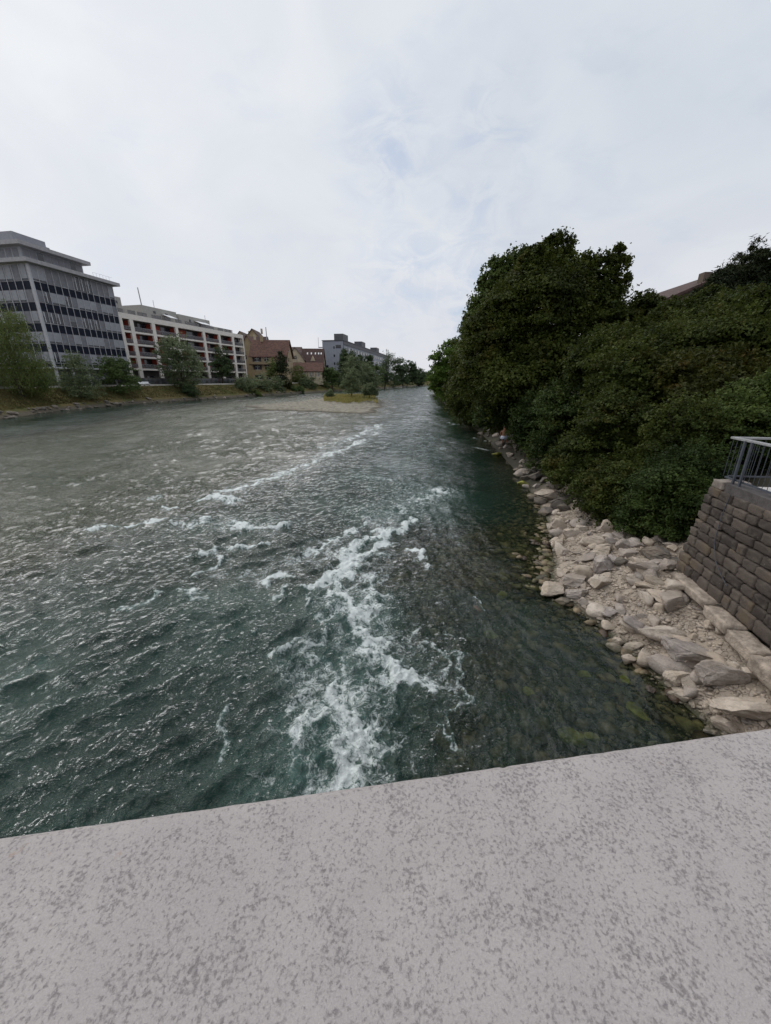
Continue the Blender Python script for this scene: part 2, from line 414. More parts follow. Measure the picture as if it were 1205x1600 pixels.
# ------------------------------------------------------------------ water
FOAM = [  # (photo-plane polyline laid on the water, half width in m, density)
 ([(690, 768), (662, 776), (640, 784)], .55, .62), ([(600, 768), (580, 764)], .35, .45),
 ([(640, 816), (628, 828), (600, 834), (572, 846), (548, 860)], .30, .95),
 ([(610, 838), (590, 850), (588, 868), (560, 872), (545, 886)], .36, 1.0),
 ([(575, 818), (545, 836), (505, 858), (470, 868)], .22, .75),
 ([(548, 880), (530, 898), (515, 912), (485, 918)], .24, 1.15),
 ([(540, 895), (530, 930), (545, 955), (556, 985), (575, 1010), (600, 1030), (630, 1060), (660, 1076)], .22, .92),
 ([(548, 880), (575, 905), (590, 940), (600, 985), (612, 1015)], .34, .62),
 ([(520, 945), (500, 975), (488, 1010), (495, 1040), (512, 1065), (520, 1085)], .13, .66),
 ([(540, 1020), (545, 1060), (560, 1100), (590, 1140), (600, 1180), (585, 1215)], .24, .68),
 ([(520, 1080), (500, 1120), (480, 1160), (475, 1200), (480, 1250)], .20, .74),
 ([(530, 1110), (545, 1135), (540, 1170), (525, 1200), (520, 1260)], .30, .78),
 ([(560, 1130), (575, 1160), (570, 1190)], .22, .72),
 ([(652, 862), (657, 870), (668, 876)], .22, 1.15),
 ([(672, 1000), (682, 1020), (684, 1048)], .12, .62), ([(690, 1028), (714, 1050), (718, 1085), (704, 1110)], .10, .62),
 ([(704, 1110), (720, 1130), (730, 1150)], .09, .62), ([(600, 1060), (612, 1078)], .16, .85),
 ([(415, 916), (430, 908), (446, 906)], .14, 1.1), ([(436, 930), (455, 926)], .14, .8), ([(480, 935), (475, 960)], .06, .7),
 ([(436, 1020), (456, 1010)], .16, .8), ([(350, 1130), (358, 1170), (352, 1195)], .10, .62),
 ([(206, 826), (226, 820), (246, 818)], .20, 1.1), ([(140, 830), (160, 828), (176, 827)], .18, .95), ([(262, 800), (262, 794)], .25, .8),
 ([(300, 826), (325, 818)], .22, .85), ([(270, 822), (282, 830)], .2, .7), ([(360, 822), (390, 830), (440, 828), (450, 826)], .22, 1.0),
 ([(368, 862), (392, 856), (414, 852)], .2, .95), ([(315, 868), (350, 862)], .18, .75), ([(322, 888), (340, 880)], .16, .8), ([(300, 906), (312, 900)], .14, .75),
 ([(315, 782), (345, 778), (365, 790)], .4, .95), ([(340, 772), (380, 764), (420, 748), (455, 738)], .4, .78),
 ([(455, 738), (500, 718), (540, 702), (572, 688)], .5, .72), ([(540, 690), (570, 676), (592, 664)], .6, .62),
 ([(500, 700), (530, 690)], .4, .55), ([(585, 680), (592, 668)], .5, .6),
 ([(195, 950), (230, 936), (262, 925)], .10, .62), ([(290, 930), (312, 942)], .14, .62), ([(20, 1070), (55, 1050)], .16, .5), ([(395, 1000), (405, 985)], .1, .5),
 ([(700, 1140), (728, 1150)], .07, .7), ([(640, 1010), (652, 990)], .1, .5), ([(700, 985), (725, 1002)], .09, .55), ([(735, 940), (748, 950)], .09, .6),
 ([(660, 704), (700, 700)], .5, .35), ([(700, 660), (718, 664)], .35, .6), ([(740, 684), (758, 690)], .25, .5), ([(745, 700), (760, 703)], .3, .65), ([(690, 668), (712, 662)], .3, .4),
 ([(690, 790), (705, 820), (720, 850)], .5, .40), ([(670, 800), (690, 840)], .4, .38), ([(640, 760), (600, 790), (560, 800)], .9, .36), ([(560, 745), (610, 752)], .4, .45),
 ([(110, 846), (180, 850)], .3, .35), ([(110, 760), (125, 757)], .25, .55), ([(228, 783), (240, 781)], .25, .6), ([(270, 762), (285, 761)], .25, .5),
]
SPRAY = [([(560, 860), (545, 940), (570, 1010), (560, 1080), (540, 1150), (520, 1250)], 1.2, .50),
         ([(600, 960), (640, 1020), (670, 1060), (690, 1100)], .7, .44),
         ([(690, 770), (620, 800), (560, 840), (480, 880), (400, 900)], 1.4, .42),
         ([(150, 832), (300, 815), (420, 830)], 1.5, .38), ([(330, 780), (450, 740), (590, 665)], 1.7, .42),
         ([(480, 1000), (470, 1080), (460, 1200)], .6, .40)]
def foam_at(x, y):
    wx = x + .34*fbm(x/.75, y/.75, 4, 61); wy = y + .34*fbm(x/.75, y/.75, 4, 62)
    F = np.zeros(x.shape)
    for pts, w, k in FOAM + SPRAY:
        P = [at(u, v, z=0) for u, v in pts]
        lo = (min(p.x for p in P)-4*w-1, min(p.y for p in P)-4*w-1); hi = (max(p.x for p in P)+4*w+1, max(p.y for p in P)+4*w+1)
        sel = np.nonzero((x > lo[0]) & (x < hi[0]) & (y > lo[1]) & (y < hi[1]))[0]
        if not len(sel): continue
        px, py = wx[sel], wy[sel]; d = np.full(len(sel), 1e9)
        for a, b in zip(P[:-1], P[1:]):
            ex, ey = b.x-a.x, b.y-a.y
            t = np.clip(((px-a.x)*ex + (py-a.y)*ey)/(ex*ex+ey*ey+1e-9), 0, 1)
            d = np.minimum(d, np.hypot(px-a.x-t*ex, py-a.y-t*ey))
        F[sel] = np.maximum(F[sel], k*(.62*np.exp(-(d/w)**2*1.6)+.38*np.exp(-(d/w)**2*.36)))
    return F
def watermat():
    m, g, out = mat('river_water')
    p = g.node('ShaderNodeNewGeometry').outputs['Position']
    dep = g.node('ShaderNodeAttribute', attribute_name='depth').outputs['Fac']
    foam = g.node('ShaderNodeAttribute', attribute_name='foam').outputs['Fac']
    calm = g.node('ShaderNodeAttribute', attribute_name='calm').outputs['Fac']
    # fine ripples
    r1 = g.noise(g.mapping(p, (1, 1.5, 1), (0, 0, R(-35))), 3.4, 5, .62, .5)
    r2 = g.noise(g.mapping(p, (1, 1.25, 1), (0, 0, R(-40))), 12, 4, .62, .3)
    r0 = g.noise(g.mapping(p, (1, .5, 1), (0, 0, R(-12))), 1.25, 6, .66, .4)
    h = g.math('ADD', g.math('MULTIPLY', r1, .13), g.math('MULTIPLY', r2, .052))
    h = g.math('ADD', h, g.math('MULTIPLY', r0, .22))
    h = g.math('MULTIPLY', h, calm)
    bn = g.node('ShaderNodeBump', inp={'Height': h, 'Strength': 1.0, 'Distance': 1.0}).outputs[0]
    k = g.math('SUBTRACT', 1.0, g.math('POWER', 2.718, g.math('MULTIPLY', dep, -.82)))
    k = g.math('MINIMUM', k, .95)
    tn = g.noise(p, .35, 4, .55)
    teal = g.mix(g.ramp(tn, .35, .65), (.015, .036, .030), (.023, .056, .046))
    # air bubbles entrained under and beside the foam turn the water milky green
    aer = g.ramp(foam, .04, .85)
    teal = g.mix(g.math('MULTIPLY', aer, .55), teal, (.10, .19, .17))
    k = g.math('MAXIMUM', k, g.math('MULTIPLY', aer, .7))
    body = g.node('ShaderNodeBsdfDiffuse', inp={'Color': teal})
    tint = g.node('ShaderNodeBsdfTransparent', inp={'Color': (.74, .78, .64, 1)})
    under = g.node('ShaderNodeMixShader', inp={0: k, 1: tint.outputs[0], 2: body.outputs[0]})
    fr = g.node('ShaderNodeFresnel', inp={'IOR': 1.333, 'Normal': bn}).outputs[0]
    gl = g.node('ShaderNodeBsdfGlossy', inp={'Color': (1, 1, 1, 1), 'Roughness': g.math('ADD', .03, g.math('MULTIPLY', calm, .065)), 'Normal': bn})
    surf = g.node('ShaderNodeMixShader', inp={0: fr, 1: under.outputs[0], 2: gl.outputs[0]})
    # foam lace: warped noise filaments, thickest where the foam is dense
    def warped(src, amt, sc, loc):
        nz = g.noise(g.mapping(src, loc=loc), sc, 4, .6, 0, 'Color')
        return g.node('ShaderNodeVectorMath', operation='ADD', inp={0: src, 1: g.node('ShaderNodeVectorMath', operation='SCALE', inp={0: nz, 'Scale': amt}).outputs[0]}).outputs[0]
    w1 = warped(p, .65, 1.5, (0, 0, 0)); w2 = warped(w1, .16, 7.0, (4, 2, 1))
    n1 = g.noise(w2, 2.1, 8, .62, .3); n2 = g.noise(w2, 6.0, 7, .62, .4); n3_ = g.noise(w2, 19.0, 5, .62, .3)
    def fil(n, q): return g.math('SUBTRACT', 1.0, g.math('MULTIPLY', g.math('ABSOLUTE', g.math('SUBTRACT', n, .5)), q), clamp=True)
    pat = g.math('ADD', g.math('MULTIPLY', fil(n1, 8), .34), g.math('ADD', g.math('MULTIPLY', fil(n2, 7), .32), g.math('MULTIPLY', fil(n3_, 6), .22)))
    pat = g.math('ADD', pat, g.math('MULTIPLY', g.math('SUBTRACT', g.noise(w1, 1.3, 4, .6), .5), 1.0))
    pat = g.math('ADD', pat, g.math('MULTIPLY', g.math('SUBTRACT', g.noise(w2, 34, 5, .7), .5), .55))
    val = g.math('ADD', g.math('MULTIPLY', foam, .96), g.math('SUBTRACT', pat, 1.02))
    mask = g.math('MULTIPLY', g.ramp(val, -.06, .42), g.ramp(foam, .05, .28))
    fd = g.node('ShaderNodeBsdfPrincipled', inp={'Base Color': (.76, .81, .81, 1), 'Roughness': .6})
    fb = g.node('ShaderNodeBump', inp={'Height': g.math('ADD', n2, g.math('MULTIPLY', n3_, .5)), 'Strength': 1.0, 'Distance': .09}); g.l.new(fb.outputs[0], fd.inputs['Normal'])
    fin = g.node('ShaderNodeMixShader', inp={0: g.math('MULTIPLY', mask, .9), 1: surf.outputs[0], 2: fd.outputs[0]})
    g.l.new(fin.outputs[0], out.inputs[0]); return m
def water():
    th = np.concatenate([np.linspace(-115, -64, 40), np.linspace(-63, 63, 960), np.linspace(64, 115, 40)])*math.pi/180
    r = [1.2]
    while r[-1] < 620: r.append(r[-1]*(1.0062 if r[-1] < 25 else 1.0085 if r[-1] < 80 else 1.016))
    r = np.array(r)
    TH, RR = np.meshgrid(th, r); X = RR*np.sin(TH); Y = RR*np.cos(TH) - .6
    x = X.ravel(); y = Y.ravel(); rr = RR.ravel()
    foam = foam_at(x, y); dep = depth_of(x, y); dr = rightX(y)-x; dl = x-leftX(y)
    fade = lambda wl: 1-sst(rr*.006, wl*.25, wl*.8)
    rough = .35 + .65*np.clip(foam*1.6, 0, 1)
    calm = sst(dr, .0, 3.0+3.2*sst(y, 9, 13))*(.15+.85*sst(dl, 2, 15+4*pn(x/9, y/9, 51))); calm = .12+.88*calm
    # oblique ridges on the near left, running with the current
    al = (x+.92*y)/1.36; ac = (-.92*x+y)/1.36
    nearl = (1-sst(y, 9, 16))*(1-sst(x, -1.5, .5))
    rid = 1-2.2*np.abs(pn(al/2.0+.4*pn(x, y, 40), ac/.62, 41)); rid2 = 1-2.2*np.abs(pn(al/.95, ac/.30, 42))
    h = nearl*(.075*rid*fade(.6) + .036*rid2*fade(.3))
    # current lines on the right, combed along the shore
    al2 = (.35*x-y); ac2 = (x+.35*y)
    rightz = sst(x, .5, 2.2)*(1-sst(y, 12, 22))
    h += rightz*(.019*(1-2*np.abs(pn(al2/1.1+.5*pn(x/.8, y/.8, 44), ac2/.34, 43))))*fade(.35)
    # standing waves in the rapid and out across the riffle
    riff = sst(y, 8, 14)
    h += .10*rough*pn(x/1.25, y/.85, 1)*fade(1.0)*np.where(foam > .02, 1, .5)
    h += (.048+.01*riff)*pn(x/.62, y/.42, 2)*fade(.5)*(1-.45*rightz)*(1-.55*nearl)
    h += .046*fbm(x/.26, y/.20, 2, 3)*fade(.22)*(1-.55*rightz)*(1-.5*nearl)
    h += .018*fbm(x/.085, y/.07, 2, 6)*fade(.09)
    h += .07*riff*pn(x/3.1, y/1.5, 9)*fade(2)
    patch = np.clip(.62+.9*fbm(x/3.2, y/6.5, 3, 55), .12, 1.3)
    chop = riff*(.75+.25*sst(-x, 0, 6))
    h += chop*patch*(.050*(1-2.2*np.abs(pn(x/1.9, y/1.2, 56)))*fade(1.2) + .034*(1-2.2*np.abs(pn(x/.85, y/.55, 57)))*fade(.55) + .020*(1-2.2*np.abs(pn(x/.40, y/.30, 58)))*fade(.3))
    h += chop*(.10*pn(x/2.6, y/5.0, 59)+.085*pn(x/1.35, y/3.0, 60)+.055*pn(x/.75, y/1.7, 63)*fade(1.3))*sst(rr, 18, 40)
    f1 = np.clip(foam, 0, 1)
    h += f1*(.15*np.abs(pn(x/.46, y/.46, 14)) + .075*np.abs(pn(x/.2, y/.2, 16)) + .05*pn(x/.10, y/.10, 15)*fade(.1) + .03)*fade(.4)
    h *= calm*(1-.6*sst(dep, .35, .0))
    me = grid_mesh('river_water', X, Y, h.reshape(X.shape), watermat())
    cm = calm*(1-.5*sst(dep, .35, .0))*(1-.45*rightz)*np.clip(.45+patch*.75, .3, 1.35)
    for nm, a in (('depth', np.clip(dep, .01, 4)), ('foam', foam), ('calm', cm)):
        at_ = me.attributes.new(nm, 'FLOAT', 'POINT'); at_.data.foreach_set('value', a.astype(np.float32))
    tag(link('river_water', me), kind='structure')
water()

# ------------------------------------------------------------------ bridge under the camera
def concrete():
    m, g, out = mat('speckled_concrete')
    p = g.node('ShaderNodeTexCoord').outputs['Object']
    w = g.node('ShaderNodeVectorMath', operation='ADD', inp={0: p, 1: g.node('ShaderNodeVectorMath', operation='SCALE', inp={0: g.noise(p, 40, 3, .6, 0, 'Color'), 'Scale': .006}).outputs[0]}).outputs[0]
    big = g.noise(p, 6.5, 4, .6, .4); mid = g.noise(p, 17, 4, .6, .3); fine = g.noise(p, 520, 3, .75); fl = g.noise(w, 250, 4, .62); bl = g.noise(w, 140, 4, .62)
    c = g.mix(g.ramp(big, .3, .7), (.305, .277, .272), (.360, .329, .320))
    c = g.mix(g.math('MULTIPLY', g.ramp(fine, .3, .75), .5), c, (.47, .435, .43))
    cov = g.math('ADD', g.math('MULTIPLY', g.math('SUBTRACT', mid, .5), .34), g.math('MULTIPLY', g.math('SUBTRACT', big, .5), .10))
    dens = g.math('ADD', fl, cov)
    c = g.mix(g.math('MULTIPLY', g.ramp(dens, .49, .70), .66), c, (.130, .117, .122))
    c = g.mix(g.math('MULTIPLY', g.ramp(g.math('ADD', bl, cov), .55, .72), .40), c, (.120, .108, .112))
    c = g.mix(g.math('MULTIPLY', g.ramp(g.noise(p, 110, 5, .7), .64, .72), .45), c, (.56, .53, .53))
    stain = g.noise(g.mapping(p, (2.2, 5, 1), (0, 0, R(8))), 1.6, 5, .6, .6)
    c = g.mix(g.math('MULTIPLY', g.ramp(stain, .5, .72), .12), c, (.20, .18, .17))
    lich = g.math('MULTIPLY', g.ramp(g.noise(p, 28, 4, .6), .66, .74), g.ramp(g.noise(g.mapping(p, loc=(3, 1, 0)), 3.2, 2), .52, .62))
    c = g.mix(g.math('MULTIPLY', lich, .55), c, (.30, .20, .12))
    b = g.node('ShaderNodeBsdfPrincipled', inp={'Base Color': c, 'Roughness': .78, 'Specular IOR Level': .35})
    hh = g.math('SUBTRACT', g.math('ADD', g.math('MULTIPLY', fine, .5), mid), g.math('MULTIPLY', g.ramp(dens, .5, .75), .7))
    bn = g.node('ShaderNodeBump', inp={'Height': hh, 'Strength': .4, 'Distance': .005}); g.l.new(bn.outputs[0], b.inputs['Normal'])
    g.l.new(b.outputs[0], out.inputs[0]); return m
M['concrete'] = concrete()
def bridge():
    PZ = CAMZ-.5
    a = at(0, 1302, z=PZ); b = at(1205, 1132, z=PZ); ang = math.atan2(b.y-a.y, b.x-a.x)
    y0 = a.y - a.x*math.tan(ang)
    t = thing('bridge', 'concrete bridge with a broad speckled grey parapet top above the rapids', 'bridge', (0, y0, PZ), ang)
    xs = np.concatenate([np.linspace(-42, -3, 60), np.linspace(-2.99, 3, 2000), np.linspace(3.02, 9.5, 30)])
    prof = [(-.62, -.17), (-.62, -.012), (-.608, 0)]+[(q, 0) for q in np.linspace(-.5, -.03, 6)]
    prof += [(-.012, -.0002), (-.0085, -.001), (-.005, -.003), (-.002, -.0062), (0, -.011), (0, -.05), (0, -.17)]
    PX = np.repeat(xs[:, None], len(prof), 1); PY = np.repeat(np.array([q[0] for q in prof])[None], len(xs), 0).copy(); PZ_ = np.repeat(np.array([q[1] for q in prof])[None], len(xs), 0).copy()
    wv = .0006*fbm(xs/.05, xs*0, 4, 90)-.0022*sst(pn(xs/.03, xs*0+3, 91), .45, .7)*sst(pn(xs/.3, xs*0+5, 93), .1, .4)
    for c in range(9, 15): PY[:, c] += wv*(1.0 if c > 9 else .5); PZ_[:, c] += .0003*fbm(xs/.02, xs*0+c*.3, 3, 92)
    link('parapet_cap', grid_mesh('parapet_cap', PX, PY, PZ_, M['concrete']), t)
    MB().box((-42, -.615, -.168), (9.5, -.01, -.06)).build('cap_underside', M['concrete'], t)
    MB().box((-42, -.54, -1.08), (9.5, -.07, -.172)).build('parapet_wall', M['concrete'], t)
    MB().box((-42, -9, -1.7), (9.5, -.02, -1.083)).build('deck', M['concrete'], t)
    MB().box((-42, -9, -1.08), (9.5, -8.5, 0)).build('parapet', M['concrete'], t, bevel=.005)
    for x in (-21, -42): MB().box((x-.8, -8, -5.6), (x+.8, -1.2, -1.703)).build('pier', M['concrete'], t)
    MB().box((6.6, -9, -5.4), (9.5, -.9, -1.703)).build('abutment', M['concrete'], t)
bridge()

# ------------------------------------------------------------------ rocks
def rockmat(name, lo, hi, stain):
    m, g, out = mat(name)
    tc = g.node('ShaderNodeTexCoord').outputs['Object']; geo = g.node('ShaderNodeNewGeometry')
    p = geo.outputs['Position']; z = g.node('ShaderNodeSeparateXYZ', inp={0: p}).outputs[2]
    rnd = g.node('ShaderNodeObjectInfo').outputs['Random']
    n = g.noise(p, 3.5, 6, .68, .4); f = g.noise(p, 32, 5, .7)
    c = g.mix(g.ramp(n, .32, .68), lo, hi)
    c = g.mix(g.math('MULTIPLY', rnd, .45), c, stain)
    c = g.mix(g.math('MULTIPLY', g.ramp(f, .5, .72), .35), c, (.09, .08, .075))
    lay = g.noise(g.mapping(p, (1.5, 1.5, 16), (R(20), R(12), 0)), 2.0, 4, .6)
    c = g.mix(g.math('MULTIPLY', g.ramp(lay, .55, .7), .35), c, tuple(x*.55 for x in lo))
    wet = g.ramp(g.math('ADD', z, g.math('MULTIPLY', g.noise(p, 6, 3), .16)), .07, .24)
    c = g.mix(wet, g.mix(.82, c, (.035, .036, .014)), c)
    silt = g.math('MULTIPLY', g.ramp(g.noise(p, 1.3, 4, .6), .48, .66), .5)
    c = g.mix(silt, c, (.28, .225, .17))
    b = g.node('ShaderNodeBsdfPrincipled', inp={'Base Color': c, 'Roughness': g.math('ADD', .45, g.math('MULTIPLY', wet, .4)), 'Specular IOR Level': .35})
    h = g.math('ADD', g.math('MULTIPLY', f, .5), g.math('ADD', n, g.math('MULTIPLY', lay, .5)))
    bn = g.node('ShaderNodeBump', inp={'Height': h, 'Strength': .8, 'Distance': .045}); g.l.new(bn.outputs[0], b.inputs['Normal'])
    g.l.new(b.outputs[0], out.inputs[0]); return m
M['rock_pale'] = rockmat('pale_limestone', (.36, .305, .25), (.58, .51, .44), (.42, .335, .25))
M['rock_grey'] = rockmat('grey_limestone', (.24, .21, .195), (.42, .37, .34), (.36, .30, .235))
M['rock_dark'] = rockmat('damp_dark_rock', (.085, .075, .068), (.19, .165, .145), (.13, .11, .08))
M['rock_algae'] = plain('algae_rock', (.21, .21, .04), .7, .3, 5, .6, 18, dirt=((.035, .04, .015), .9))
M['rock_brown'] = plain('brown_wet_rock', (.055, .035, .022), .35, .3, 6, .6, 18)
def rock_verts(seed, sub, cuts=9, rough=.09):
    bm = bmesh.new(); bmesh.ops.create_icosphere(bm, subdivisions=sub, radius=1.0)
    v = np.array([q.co for q in bm.verts]); f = np.array([[q.index for q in fc.verts] for fc in bm.faces]); bm.free()
    rg = np.random.default_rng(seed)
    p = v*(1+.24*n3(v*1.1, seed))[:, None]
    for _ in range(cuts):
        n = rg.normal(size=3); n /= np.linalg.norm(n); d = rg.uniform(.36, .80)
        e = p@n-d; p -= np.maximum(e, 0)[:, None]*n*.93
    p += v*(rough*n3(v*2.6, seed+3) + rough*.6*n3(v*6, seed+4))[:, None]
    p /= np.abs(p).max(0)
    return p, f
def rock_mesh(seed, m, sub=4, cuts=9, rough=.09):
    p, f = rock_verts(seed, sub, cuts, rough)
    return mesh_np('boulder', p, f, m, True)
def place_rock(me, x, y, z, sx, sy, sz, rz, rx=0, ry=0, name='boulder'):
    o = link(name, me); o.location = (x, y, z); o.scale = (sx, sy, sz); o.rotation_euler = (rx, ry, rz); return o
rng = random.Random(5)
GR = 'boulders and stones of the right bank'
def gz(x, y):
    return float(right_z(np.array([x]), np.array([y]))[0])
# (u, v centre in the photo, width px, height factor, depth factor, turn, material, label)
BIG = [
 (866, 773, 50, .50, .8, 10, 'rock_pale', 'large smooth pale boulder alone at the waterline beside the bushes'),
 (905, 829, 27, .75, .8, 30, 'rock_pale', 'blocky upright pale stone just below the large smooth boulder'),
 (933, 847, 46, .42, .6, -12, 'rock_pale', 'flat pale slab lying between blocky stone and bushes'),
 (872, 851, 32, .5, .8, 20, 'rock_pale', 'low pale stone at the waterline left of the flat slab'),
 (975, 851, 30, .65, .8, 40, 'rock_grey', 'pale grey angular stone tucked under the overhanging bush edge'),
 (943, 862, 38, .5, .7, 0, 'rock_pale', 'cream coloured stone in front of the flat slab'),
 (942, 885, 42, .78, .8, 25, 'rock_grey', 'grey angular boulder with dark hollow below its tip'),
 (983, 866, 27, .6, .8, -20, 'rock_grey', 'rounded grey stone behind the dark hollow'),
 (1012, 889, 54, .5, .7, -15, 'rock_grey', 'broad grey flat-topped boulder near the end of the stone wall'),
 (1041, 887, 29, .8, .9, 50, 'rock_grey', 'upright grey stone against the wall end under leaves'),
 (898, 908, 45, .5, .65, 12, 'rock_grey', 'long grey stone with a raised ridge near the water'),
 (902, 928, 36, .5, .7, -8, 'rock_grey', 'dark grey stone at the water edge below the ridged stone'),
 (861, 924, 41, .55, .8, 0, 'rock_pale', 'pale mottled stone reaching farthest out into the water'),
 (938, 910, 40, .7, .8, 35, 'rock_pale', 'tan triangular boulder in the middle of the beach'),
 (1005, 914, 32, .45, .7, -25, 'rock_pale', 'pale oval stone in front of the broad flat-topped boulder'),
 (1029, 869, 42, .5, .8, 10, 'rock_dark', 'brown flat stone half covered by low leaves at the bush foot'),
 (972, 879, 23, .8, .8, 0, 'rock_dark', 'dark round stone in the gap between grey boulders'),
 (1057, 880, 26, .5, .8, -30, 'rock_dark', 'dark brown stone wedged under the bush beside the wall'),
 (1040, 987, 80, .34, .55, -14, 'rock_pale', 'pale slab with dark undercut edge in the middle of the gravel'),
 (1078, 1018, 116, .36, .48, -24, 'rock_grey', 'very long layered grey slab below the undercut pale slab'),
 (1048, 1035, 43, .5, .6, -16, 'rock_pale', 'pale tapering stone at the foot of the long layered slab'),
 (1061, 1063, 40, .75, .8, 8, 'rock_pale', 'squarish pale block at the waterline'),
 (1114, 1062, 92, .55, .6, -22, 'rock_grey', 'big two-toned grey and tan boulder beside the squarish block'),
 (1069, 1090, 35, .6, .75, -10, 'rock_pale', 'rounded pinkish stone touching the water below the squarish block'),
 (1176, 1104, 110, .34, .6, -14, 'rock_pale', 'broad weathered rock shelf just above the bridge parapet'),
 (1131, 1133, 38, .55, .8, -20, 'rock_pale', 'smooth cream stone at the parapet edge by the water'),
 (967, 1006, 25, .6, .7, 5, 'rock_pale', 'small pale stone standing in shallow water, left of a pair'),
 (990, 1010, 33, .4, .6, -8, 'rock_pale', 'elongated pale stone in shallow water, right of a pair'),
 (983, 1033, 23, .7, .8, 0, 'rock_pale', 'lone pale stone standing out in the dark shallow water'),
 (1191, 1056, 46, .4, .6, -35, 'rock_pale', 'flat beige slab at the foot of the wall near the parapet'),
 (1052, 936, 66, .24, .6, -34, 'rock_pale', 'tan bedrock slab running along the wall foot'),
 (953, 955, 34, .42, .8, 5, 'rock_grey', 'low grey stone sunk in gravel near the water'),
 (1014, 1032, 18, .7, .8, 5, 'rock_pale', 'little pale cobble between shallow water and long slab'),
 (880, 940, 26, .5, .8, 5, 'rock_dark', 'low dark stone wet at the waterline below the mottled stone'),
 (756, 668, 9, 1.1, .8, 0, 'rock_grey', 'upright stone at the far end of the rocky shore'),
 (765, 674, 11, .8, .8, 20, 'rock_pale', 'pale block on the far rocky shore left of the seated person'),
 (773, 672, 7, .9, .8, 40, 'rock_grey', 'small grey block behind the pale far block'),
 (782, 694, 14, .7, .8, -10, 'rock_grey', 'grey boulder directly below the seated person'),
 (799, 691, 32, .35, .5, 14, 'rock_dark', 'long dark slab beside the seated person'),
 (776, 709, 17, .35, .7, 8, 'rock_algae', 'yellowish flat stone washed by water below the seated person'),
 (797, 712, 13, .8, .8, 0, 'rock_pale', 'pinkish block on the far shore below the long dark slab'),
 (815, 722, 11, .7, .8, 0, 'rock_grey', 'small grey stone under bushes right of the pinkish block'),
 (813, 729, 8, .7, .8, 0, 'rock_pale', 'tiny bright stone on the shore under leaning bushes'),
 (821, 739, 16, .5, .8, 0, 'rock_pale', 'cream stone at the foot of the bushes above the mossy stone'),
 (820, 756, 20, .45, .8, 24, 'rock_algae', 'mossy yellow stone half in the water near the large smooth boulder'),
 (838, 747, 20, .9, .8, 30, 'rock_dark', 'tall dark stone behind the large smooth boulder'),
 (852, 752, 16, .8, .8, 30, 'rock_dark', 'dark stone between the tall stone and the bush'),
 (838, 760, 16, .5, .8, 30, 'rock_grey', 'low grey stone left of the large smooth boulder'),
]
def big_rocks():
    for i, (u, v, w, hf, df, tw, mm, lab) in enumerate(BIG):
        x0, f, wz = pix(u, v+w*.12)
        # march along the view ray until it meets the bank
        t = 2.0; p = None
        for k in range(4000):
            px, py, pz = x0*t, f*t, CAMZ+wz*t
            g_ = max(gz(px, py), 0.0) if px > rightX(py) else 0.0
            if pz <= g_: break
            t += .02
        d = t*1.0*(math.cos(PITCH)*f - math.sin(PITCH)*wz)
        sx = w*.5/FPX*d*1.06
        sy = sx*df; sz = sx*hf
        me = rock_mesh(100+i, M[mm], 5 if w > 30 else 4, 13, .06)
        place_rock(me, px, py+.2*sy, g_+sz*.42, sx, sy, sz, R(tw), rng.uniform(-.15, .15), rng.uniform(-.15, .15))['label'] = lab
    for o in COL.objects:
        if o.name.startswith('boulder') and 'label' in o: o['category'] = 'boulder'; o['group'] = GR
big_rocks()
